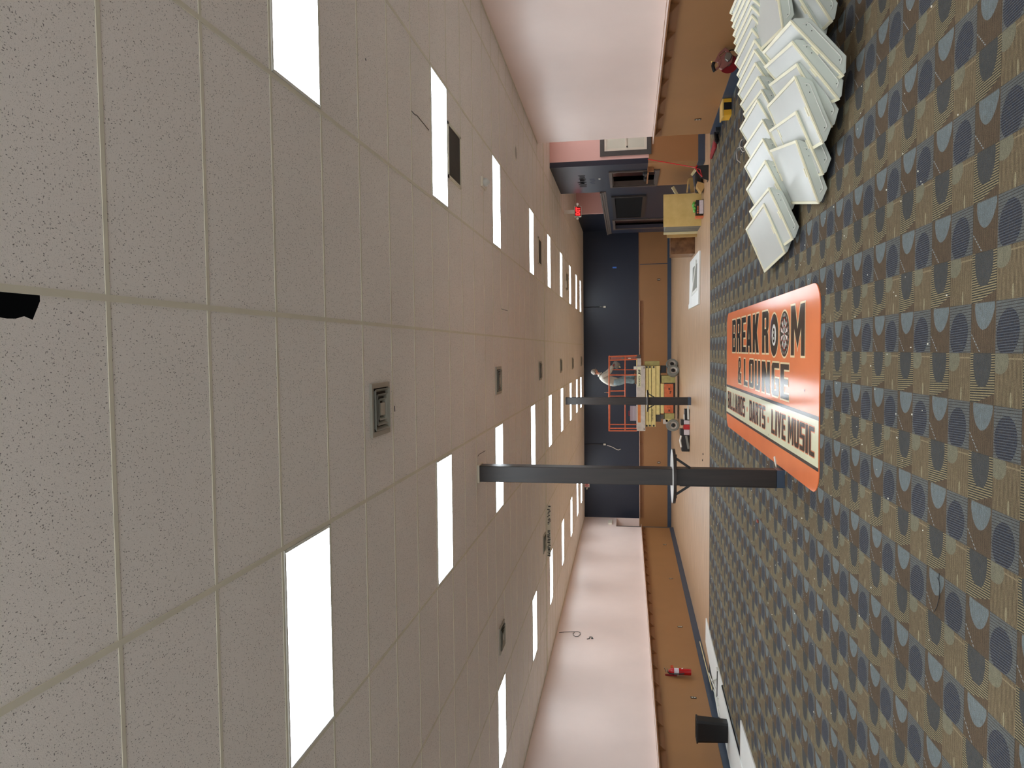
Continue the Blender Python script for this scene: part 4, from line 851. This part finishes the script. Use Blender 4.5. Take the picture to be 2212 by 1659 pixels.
# parts organiser on the deck
OZ = lz(1376)
x0, x1 = lx(909, LY+.2), lx(877, LY+.2)
t = thing('parts_organiser', ((x0+x1)/2, LY+.2, OZ), 'clear plastic parts organiser with a red handle on the lift deck', 'organiser')
MB().box(x0, LY+.16, OZ, x1, LY+.24, lz(1361, LY+.2)).build('case', 'clear', t, bevel=.004)
for i in range(3):
    z0_ = OZ+.02+.075*i; MB().box(x0+.02, LY+.17, z0_, x1-.02, LY+.23, z0_+.045).build('tray', ('card', 'label', 'mauve')[i], t)
zt2 = lz(1361, LY+.2); xm = (x0+x1)/2
MB().tube([(xm-.08, LY+.2, zt2), (xm-.08, LY+.2, zt2+.04), (xm+.08, LY+.2, zt2+.04), (xm+.08, LY+.2, zt2)], .009, 8).build('handle', 'red', t)
# ------------------------------------------------------------------ the worker on the lift
PY2 = LY+.40
def J(px, py, dy=0.0): p = at(px, py, 1, PY2+dy); return Vector((p.x, PY2+dy, p.z))
FZ = lz(1379, PY2)+.0; FZ = max(FZ, lz(1376)+.002)
def skin(name, m, joints, edges, parent=None, sub=2, root=0):
    me = bpy.data.meshes.new(name); o0 = ORG.get(parent.name, Vector((0, 0, 0))) if parent else Vector((0, 0, 0))
    me.from_pydata([Vector(j[0])-o0 for j in joints], edges, []); ob = bpy.data.objects.new(name, me); COL.objects.link(ob)
    sk = ob.modifiers.new('skin', 'SKIN'); sk.use_smooth_shade = True
    for i, j in enumerate(joints):
        r = j[1]; me.skin_vertices[0].data[i].radius = r if isinstance(r, tuple) else (r, r)
        me.skin_vertices[0].data[i].use_root = (i == root)
    s_ = ob.modifiers.new('sub', 'SUBSURF'); s_.levels = sub; s_.render_levels = sub
    me.materials.append(M[m]); 
    if parent: ob.parent = parent; ORG[ob.name] = o0
    return ob
hip = J(1331, 824.5); kneeL = J(1352, 821.5, -.07); ankL = J(1373, 824.5, -.07); kneeR = J(1352, 816, .1); ankR = J(1373, 812.5, .1)
ankL.z = FZ+.08; ankR.z = FZ+.08
waist = J(1321, 825); chest = J(1305, 817.5); neck = J(1295, 808); head = J(1284.5, 803.5)
shL, shR = J(1300, 813, -.17), J(1300, 812, .17); elL = J(1317, 805.5, -.18); haL = J(1325.5, 789, -.06); elR = J(1314, 802, .18); haR = J(1324, 787.5, .08)
pt = thing('worker_figure', (hip.x, PY2, FZ), 'person in grey sweatshirt, faded jeans and pale cap leaning forward on the lift', 'person'); pt.name = 'person'; ORG['person'] = ORG['worker_figure']
hipL, hipR = hip+Vector((0, -.09, -.04)), hip+Vector((0, .09, -.04))
wrL, wrR = elL.lerp(haL, .86), elR.lerp(haR, .86)
js = [(hip, (.09, .09)), (waist, (.10, .09)), (chest, (.11, .10)), (neck, .055), (neck.lerp(head, .45), .055), (hipL, .09), (kneeL, .062), (ankL, .042), (hipR, .09), (kneeR, .062), (ankR, .042),
      (chest+Vector((.02, -.12, .04)), .06), (shL, .048), (elL, .038), (wrL, .03), (chest+Vector((.02, .12, .04)), .06), (shR, .048), (elR, .038), (wrR, .03), (ankL+Vector((.13, 0, -.05)), .035), (ankR+Vector((.13, 0, -.05)), .035)]
ed = [(0, 1), (1, 2), (2, 3), (3, 4), (0, 5), (5, 6), (6, 7), (0, 8), (8, 9), (9, 10), (2, 11), (11, 12), (12, 13), (13, 14), (2, 15), (15, 16), (16, 17), (17, 18), (7, 19), (10, 20)]
body = skin('body', 'skin', js, ed, pt)
# head with face, joined into one mesh
hb = MB(); R_h = .098; fdir = (Vector((.93, -.28, -.32))).normalized(); side = fdir.cross(Vector((0, 0, 1))).normalized(); upv = side.cross(fdir)
def HP(a, b, c): return head+fdir*a+side*b+upv*c
n1, n2 = 16, 24; vs = []
for i in range(n1+1):
    th = math.pi*i/n1
    for j in range(n2):
        ph = 2*math.pi*j/n2; x, y, z = math.sin(th)*math.cos(ph), math.sin(th)*math.sin(ph), math.cos(th)
        a = x*.098; b2 = y*.076*(1-.22*max(0, -z)); c_ = z*.12
        if x > .5: a += .006*max(0, -z-.2)*(1 if z > -.85 else 0)
        if x > .85 and abs(y) < .25 and -.35 < z < .12: a += .022*(1-abs(y)/.25)*(1 if z < 0 else .5)
        if x > .6 and .15 < abs(y) < .55 and -.05 < z < .2: a -= .007
        vs.append(HP(a, b2, c_))
fs = [(i*n2+j, i*n2+(j+1) % n2, (i+1)*n2+(j+1) % n2, (i+1)*n2+j) for i in range(n1) for j in range(n2)]
hb.add(vs, fs); hd = hb.build('head', 'skin', pt, smooth=True)
for s in (-1, 1):
    MB().lathe([(.001, -.01), (.012, -.004), (.012, .004), (.001, .01)], HP(.086, s*.03, .012), fdir, 12).build('eye', 'signwhite', hd, smooth=True)
    MB().lathe([(.001, 0), (.007, .002), (.001, .004)], HP(.095, s*.03, .012), fdir, 10).build('pupil', 'black', hd)
    MB().lathe([(.001, -.008), (.02, -.006), (.026, .0), (.018, .008), (.001, .008)], HP(-.005, s*.078, -.01), side*s+fdir*.2, 14).build('ear', 'skin', hd, smooth=True)
MB().bar(HP(.092, -.022, -.062), HP(.092, .022, -.062), .008, .008).build('mouth', 'mauve', hd)
# cap with strap, hair below it
cp = MB(); vs = []; fs = []
for i in range(9):
    th = math.pi*.56*i/8
    for j in range(24): ph = 2*math.pi*j/24; vs.append(HP(math.sin(th)*math.cos(ph)*.108, math.sin(th)*math.sin(ph)*.088, .005+math.cos(th)*.128))
fs = [(i*24+j, i*24+(j+1) % 24, (i+1)*24+(j+1) % 24, (i+1)*24+j) for i in range(8) for j in range(24)]
cap = cp.add(vs, fs).build('cap', 'capm', hd, smooth=True)
vs = []
for j in range(-6, 7): a = j/6*.9; vs.append(HP(.10*math.cos(a), .082*math.sin(a), .02))
for j in range(-6, 7): a = j/6*.9; vs.append(HP(.10*math.cos(a)+.065*math.cos(a*1.3), .082*math.sin(a), .012))
MB().add(vs, [(j, j+1, j+14, j+13) for j in range(12)]).add([v+upv*-.006 for v in vs], [(j, j+1, j+14, j+13) for j in range(12)]).build('cap_peak', 'capm', hd)
hr = MB(); vs = []
for i in range(5):
    th = math.pi*(.5+.14*i/4)
    for j in range(15): ph = math.radians(75+210*j/14); vs.append(HP(math.sin(th)*math.cos(ph)*.104, math.sin(th)*math.sin(ph)*.083, math.cos(th)*.125))
hr.add(vs, [(i*15+j, i*15+j+1, (i+1)*15+j+1, (i+1)*15+j) for i in range(4) for j in range(14)]).build('hair', 'hair', hd, smooth=True)
# clothes
sw = [(hip+Vector((-.01, 0, -.13)), (.15, .175)), (waist, (.165, .185)), (chest, (.175, .18)), (neck+Vector((-.005, 0, .0)), (.085, .085)), (chest+Vector((.02, -.12, .04)), .10), (shL, .088), (elL, .066), (elL.lerp(wrL, 1.02), .046), (chest+Vector((.02, .12, .04)), .10), (shR, .088), (elR, .066), (elR.lerp(wrR, 1.02), .046)]
skin('sweatshirt', 'shirt', sw, [(0, 1), (1, 2), (2, 3), (2, 4), (4, 5), (5, 6), (6, 7), (2, 8), (8, 9), (9, 10), (10, 11)], pt)
MB().lathe([(.075, 0), (.10, .02), (.085, .05), (.06, .04)], neck+Vector((-.03, 0, -.03)), (neck-chest), 18).build('hood', 'shirt', pt, smooth=True)
ankL2, ankR2 = Vector((ankL.x, ankL.y, FZ+.0)), Vector((ankR.x, ankR.y, FZ+.0))
jn = [(hip+Vector((0, 0, .16)), (.11, .12)), (hipL+Vector((-.02, 0, -.03)), .135), (kneeL, .105), (ankL2+Vector((0, 0, .05)), .092), (hipR+Vector((-.02, 0, -.03)), .135), (kneeR, .105), (ankR2+Vector((0, 0, .05)), .092), (hip+Vector((-.02, 0, .0)), (.16, .17))]
skin('jeans', 'jeans', jn, [(0, 7), (7, 1), (1, 2), (2, 3), (7, 4), (4, 5), (5, 6)], pt)
for a in (ankL, ankR):
    MB().extr([(a.x-.09, a.y-.05, FZ), (a.x+.20, a.y-.05, FZ), (a.x+.20, a.y+.05, FZ), (a.x-.09, a.y+.05, FZ)], (0, 0, .075)).build('boot', 'shoe', pt, bevel=.03)
# hands: palm, four fingers, thumb, curled round the bag
def hand(w_, tip, nm, s):
    d = (tip-w_).normalized(); sd = Vector((0, s, 0)); dn = d.cross(sd).normalized(); dn = dn if dn.z < 0 else -dn
    jj = [(w_, .024), (w_+d*.045, (.034, .02)), (w_+d*.085, (.036, .018))]; ee = [(0, 1), (1, 2)]
    for k_ in range(4):
        b0 = w_+d*.09+sd*(-.027+.018*k_); L = (.034, .040, .037, .028)[k_]
        n = len(jj); jj += [(b0, .0095), (b0+d*L*.9+dn*.012, .0085), (b0+d*L*1.2+dn*(.012+L*.8), .008)]; ee += [(2, n), (n, n+1), (n+1, n+2)]
    n = len(jj); b0 = w_+d*.03-sd*.034; jj += [(b0, .012), (b0+d*.03-sd*.022+dn*.02, .010), (b0+d*.05-sd*.012+dn*.042, .009)]; ee += [(1, n), (n, n+1), (n+1, n+2)]
    return skin(nm, 'glove', jj, ee, pt, 1)
hand(wrL, haL, 'gloved_hand', 1); hand(wrR, haR, 'gloved_hand', -1)
# the grey bundle being held
bc2 = J(1331, 788.5, 0); bb_ = MB(); vs = []
for i in range(13):
    th = math.pi*i/12
    for j in range(20):
        ph = 2*math.pi*j/20; k_ = 1+.13*math.sin(3*ph+2*th)+.07*math.sin(7*ph-5*th)
        vs.append(bc2+Vector((math.sin(th)*math.cos(ph)*.125*k_, math.sin(th)*math.sin(ph)*.11*k_, math.cos(th)*.12*k_)))
bb_.add(vs, [(i*20+j, i*20+(j+1) % 20, (i+1)*20+(j+1) % 20, (i+1)*20+j) for i in range(12) for j in range(20)])
hs = tag(bb_.build('held_bundle', 'greybag', smooth=True), 'lumpy grey tool bundle held by the person on the lift', 'bundle')
MB().cyl(bc2+Vector((-.06, -.02, -.10)), bc2+Vector((-.08, -.03, -.15)), .018, n=10).build('nozzle', 'cream_wood', hs)
# ------------------------------------------------------------------ things on the far wall
def dangling(px, py, lb, tail):
    p = at(px, py, 1, YF-.05)
    t = thing('hanging_fitting', (p.x, YF-.05, p.z), lb, 'light fitting', 'cables with fittings on the navy wall')
    MB().tube([(p.x, YF-.03, H-.02), (p.x+.01, YF-.03, (H+p.z)/2), (p.x, YF-.04, p.z+.05)], .014, 8).build('cable', 'cordk', t, smooth=True)
    MB().box(p.x-.035, YF-.09, p.z-.05, p.x+.035, YF-.02, p.z+.05).build('junction', 'offwhite', t, bevel=.01)
    if tail:
        MB().tube([at(1311+(x_-1311), y_, 1, YF-.04) for x_, y_ in ((1311, 962), (1315, 963), (1321, 965), (1327, 968), (1332, 971), (1336, 972), (1341, 970))], .014, 8).build('tail', 'cordw', t, smooth=True)
    else: MB().tube([(p.x, YF-.05, p.z+.05), (p.x+.01, YF-.06, p.z+.16), (p.x, YF-.05, p.z+.2)], .012, 8).build('arm', 'steel', t, smooth=True)
dangling(1306, 663, 'dark cable with a pale lamp stub on the navy wall, clear of the lift', False)
dangling(1306, 960, 'pale junction box with a curling white cable on the navy wall', True)
p = at(1327, 578, 1, YF-.004); tag(MB().box(p.x-.03, YF-.006, p.z-.09, p.x+.03, YF-.001, p.z+.07).build('tape_strip', 'blue_tape'), 'small bright blue strip of tape on the far navy wall', 'tape')
for i, (py, a, b) in enumerate(((569, 1262, 1440), (868, 1262, 1380), (1003, 1262, 1380))):
    p = at(1300, py, 1, YF); st(MB().box(p.x-.008, YF-.004, 1.3, p.x+.008, YF, H-.02).build('trim_%d' % (11+i), 'navy'))
p = at(1420, 570, 1, YF); st(MB().box(p.x-.012, YF-.012, .15, p.x+.012, YF, 1.24).build('trim_14', 'base')); st(MB().box(1.75, YF-.016, 1.255, XF1, YF, 1.285).build('trim_15', 'brown_dk'))
# framed dark panel on the partition
y0, y1, z0, z1 = 18.07, 21.38, 1.22, 2.17
t = thing('framed_panel', (PX0-.02, (y0+y1)/2, z0), 'large dark panel in a brown frame hung on the navy partition', 'panel')
MB().box(PX0-.02, y0+.09, z0+.08, PX0-.001, y1-.09, z1-.08).build('panel', 'void', t)
MB().box(PX0-.05, y0, z0, PX0-.001, y0+.1, z1).box(PX0-.05, y1-.1, z0, PX0-.001, y1, z1).box(PX0-.05, y0+.1, z0, PX0-.001, y1-.1, z0+.09).box(PX0-.05, y0+.1, z1-.09, PX0-.001, y1-.1, z1).build('frame', 'espresso', t)
# scuffs and a hook on the partition
for i, ((px, py), s, m, lb) in enumerate((((1257, 384), .10, 'scuff', 'dark glue patch on the upper navy partition, nearer the camera'), ((1257, 391), .08, 'scuff', 'small dark glue patch between two larger ones on the navy partition'), ((1258, 398), .12, 'scuff', 'dark glue patch on the upper navy partition, farther from the camera'), ((1280, 391), .09, 'scrape', 'faint pale scrape below the glue patches on the navy partition'))):
    p = at(px, py, 0, PX0-.001); b = MB(); r2 = random.Random(i)
    for k_ in range(5): yy = p.y-.25+.12*k_; b.box(PX0-.003, yy, p.z-s*(.5+.5*r2.random()), PX0-.0005, yy+.09, p.z+s*(.4+.5*r2.random()))
    tag(b.build('wall_mark', m), lb, 'mark', 'marks on the navy partition')
p = at(1295, 387, 0, PX0-.02); tag(MB().lathe([(.001, 0), (.03, .01), (.02, .03), (.001, .035)], (PX0, p.y, p.z), (-1, 0, 0), 12).build('wall_hook', 'white', smooth=True), 'small white knob on the navy partition near its window', 'hook')
# small items on the ledge stub
p = at(1406, 372, 0, PX0-.07)
t = thing('black_clamp', (PX0-.07, 15.9, 1.262), 'black clamp resting on the short ledge stub', 'clamp'); MB().box(PX0-.12, 15.75, 1.262, PX0-.03, 16.0, 1.33).build('body', 'black', t, bevel=.01); MB().bar((PX0-.07, 15.7, 1.29), (PX0-.07, 15.55, 1.31), .03, .03).build('jaw', 'charcoal', t)
tag(MB().box(PX0-.10, 15.35, 1.262, PX0-.04, 15.5, 1.36).build('paint_can', 'charcoal', bevel=.008), 'small dark block standing on the ledge stub beside the clamp', 'block')
# ------------------------------------------------------------------ left side of the room
def XW(y): return XL(y)
# bin
cx_, cy_, r = -6.84, 10.40, .0
t = thing('waste_bin', (cx_, cy_, 0), 'tall black plastic waste bin on the white boards by the left wall', 'bin')
b = MB(); hw0, hd0, hw1, hd1 = .172, .10, .198, .115
def rr4(hw, hd, z): return [(cx_+x*hw, cy_+y*hd, z) for x, y in ((-1, -.8), (-.8, -1), (.8, -1), (1, -.8), (1, .8), (.8, 1), (-.8, 1), (-1, .8))]
V = rr4(hw0, hd0, .045)+rr4(hw1, hd1, .56)+rr4(hw1-.012, hd1-.012, .56)+rr4(hw0-.01, hd0-.01, .06)
Fc = [tuple(range(8))]+[(i+8*k, (i+1) % 8+8*k, (i+1) % 8+8*k+8, i+8*k+8) for k in range(3) for i in range(8)]+[tuple(range(24, 32))]
b.add(V, Fc).build('body', 'black', t)
V = rr4(hw1+.01, hd1+.01, .545)+rr4(hw1+.012, hd1+.012, .572)+rr4(hw1-.014, hd1-.014, .572)+rr4(hw1-.014, hd1-.014, .545)
MB().add(V, [(i+8*k, (i+1) % 8+8*k, ((i+1) % 8+8*k+8) % 32, (i+8*k+8) % 32) for k in range(4) for i in range(8)]).build('rim', 'charcoal', t)
# white boards
C7 = lambda x, y: F(1340+x/2.967, 1100+y/2.967)
def board(pp, z, th, lb, m='board', nm='white_board'):
    P = [C7(*q) for q in pp]; return tag(MB().extr([(max(p.x, XL(p.y)+.03), p.y, z) for p in P], (0, 0, th)).build(nm, m, bevel=.002), lb, 'board', 'white boards on the floor by the left wall')
board([(553, 697), (630, 1012), (660, 1125), (612, 1165), (577, 990), (551, 850)], 0, .02, 'long white board whose tip reaches the wood floor')
board([(652, 1120), (745, 1475), (776, 1592), (800, 1680), (722, 1680), (700, 1560), (640, 1270), (618, 1168)], .02, .02, 'long white board running under the black bin')
board([(777, 1352), (872, 1659), (880, 1700), (800, 1700), (776, 1588)], 0, .02, 'white board separate from the others, farthest from the left wall')
sticks = [((523, 850), (605, 1160), .02, 'cream_wood', 'long cream stick leaning low along the left baseboard', .05), ((642, 1040), (640, 1205), .012, 'cordk', 'thin black rod lying across the white boards', .06), ((583, 1050), (645, 1215), .02, 'white', 'white metal strip crossing the boards beside the black rod', .05),
          ((612, 1170), (640, 1330), .035, 'white', 'bent white strip against the baseboard, beside the bin', .03), ((622, 1160), (650, 1260), .02, 'pan', 'short grey strip on the white boards near the baseboard', .07), ((625, 1200), (652, 1335), .02, 'white', 'thin white strip next to the bent one near the bin', .05), ((698, 1575), (716, 1665), .02, 'cream_wood', 'cream stick between the baseboard and the boards in front of the bin', .02), ((600, 1100), (632, 1090), .02, 'pan', 'tiny grey bracket lying on the longest white board', .045)]
for a_, b2, w_, m, lb, z in sticks:
    p, q = C7(*a_), C7(*b2); p.z = q.z = z; p.x = max(p.x, XL(p.y)+.05); q.x = max(q.x, XL(q.y)+.05)
    tag(MB().bar(p, q, w_, .016).build('metal_strip' if m != 'cream_wood' else 'wood_stick', m), lb, 'strip', 'loose strips by the left wall')
p = C7(633, 1030); tag(MB().box(p.x-.03, p.y-.05, 0, p.x+.03, p.y+.05, .05).build('white_block', 'white'), 'small white block against the outer edge of the longest board', 'block')
# fire extinguisher
ey_, exx = 13.42, XL(13.42)+.10
t = thing('fire_extinguisher', (exx, ey_, .40), 'red fire extinguisher hung on the brown left wall', 'fire extinguisher')
MB().lathe([(.001, .40), (.062, .40), (.069, .415), (.069, .78), (.055, .83), (.03, .86), (.022, .88), (.001, .88)], (exx, ey_, 0), n=28).build('cylinder', 'red', t, smooth=True)
MB().lathe([(.0705, .66), (.0705, .76)], (exx, ey_, 0), n=28).build('label', 'label', t, smooth=True)
MB().cyl((exx, ey_, .88), (exx, ey_, .92), .022, n=12).build('valve', 'steel', t)
hv = MB().bar((exx-.02, ey_-.02, .93), (exx+.09, ey_-.05, .97), .02, .012).bar((exx-.02, ey_-.02, .905), (exx+.08, ey_-.05, .91), .02, .012).build('lever', 'steel', t)
MB().tube([(exx-.01, ey_+.02, .91), (exx-.03, ey_-.05, .86), (exx-.02, ey_-.085, .76), (exx-.01, ey_-.09, .62), (exx, ey_-.09, .55)], .012, 8).build('hose', 'black', t, smooth=True)
MB().box(exx-.02, ey_+.078, .77, exx+.10, ey_+.082, .83).build('inspection_tag', 'orange', t); MB().extr([(exx+.066, ey_-.02, .60), (exx+.085, ey_+.0, .56), (exx+.066, ey_+.03, .60)], (0, 0, .003)).build('mark', 'white', t)
MB().box(exx-.1, ey_-.015, .70, exx-.07, ey_+.015, .95).build('wall_bracket', 'darkred', t)
# loose wire and knotted tag on the pink wall, alarm near the corner
def LW(px, py, o=.012):
    p = at(px, py, 0, -7.26); return Vector((XL(p.y)+o, p.y, p.z))
wp = [(1208, 1367.5), (1220, 1366), (1238, 1365.5), (1248, 1365), (1253, 1367), (1253.5, 1371), (1249, 1375), (1243, 1375.5), (1239, 1373), (1238, 1369), (1241, 1367)]
tag(MB().tube([LW(*q) for q in wp], .007, 6).build('wall_wire', 'cordk', smooth=True), 'thin dark wire ending in a loop on the pink left wall', 'wire')
tag(MB().tube([LW(*q) for q in ((1268, 1381), (1273, 1380), (1274, 1376.5), (1279, 1377), (1281, 1380), (1277, 1379.5))], .012, 6).build('wire_clip', 'slate', smooth=True), 'small grey tangle of clip and wire on the pink left wall', 'clip')
p = LW(1318.5, 1129.5, 0); tag(MB().box(XL(26.6), 26.35, 2.36, XL(26.6)+.06, 26.9, 2.52).build('emergency_light', 'offwhite', bevel=.01), 'small white emergency light above the far-left doorway', 'emergency light')
# ------------------------------------------------------------------ litter on the carpet
rg = random.Random(11); b = MB()
for i in range(330):
    if i % 3: x = rg.gauss(-.3, 1.6); y = rg.uniform(2.2, 13.4)
    else: x = rg.uniform(-5.5, 3.2); y = rg.uniform(1.6, 13.4)
    if SX0-.03 < x < SX1+.03 and SY1-.03 < y < SY0+.03: continue
    if x < -5.6 or (x > 1.0 and 3.9 < y < 7.6): continue
    s = rg.uniform(.0018, .0048); b.box(x-s, y-s*rg.uniform(.5, 1.6), 0, x+s, y+s*rg.uniform(.5, 1.6), s)
tag(b.build('carpet_crumbs', 'crumb'), 'scatter of tiny white crumbs over the patterned carpet', 'debris', kind='stuff')
p = F(1638, 1126); tag(MB().box(p.x-.02, p.y-.03, 0, p.x+.02, p.y+.03, .02).build('paper_scrap', 'reddot', bevel=.006), 'small reddish scrap alone on the carpet left of the column', 'debris')
wp = [F(2029, 1238, .006), F(2028, 1252, .006), F(2030, 1268, .006), F(2029, 1290, .006), F(2024, 1310, .006), F(2018, 1321, .006)]
tag(MB().tube(wp, .0022, 6).tube([F(2025, 1248, .006), F(2028, 1254, .006)], .002, 6).build('cable_tie', 'cordk', smooth=True), 'short black cable tie lying on the near carpet', 'cable tie')
for i, (x, y, lb) in enumerate(((2.2, 8.9, 'thin dark thread on the carpet behind the fixture pile'),)): pass
for (px, py) in ((1518, 994), (1519, 981)):
    p = F(px, py); tag(MB().box(p.x-.02, p.y-.03, 0, p.x+.02, p.y+.03, .012).build('dark_chip', 'black'), 'tiny dark chip on the wood floor near the carpet edge', 'debris', 'dark chips on the wood floor')
bpy.context.view_layer.update()
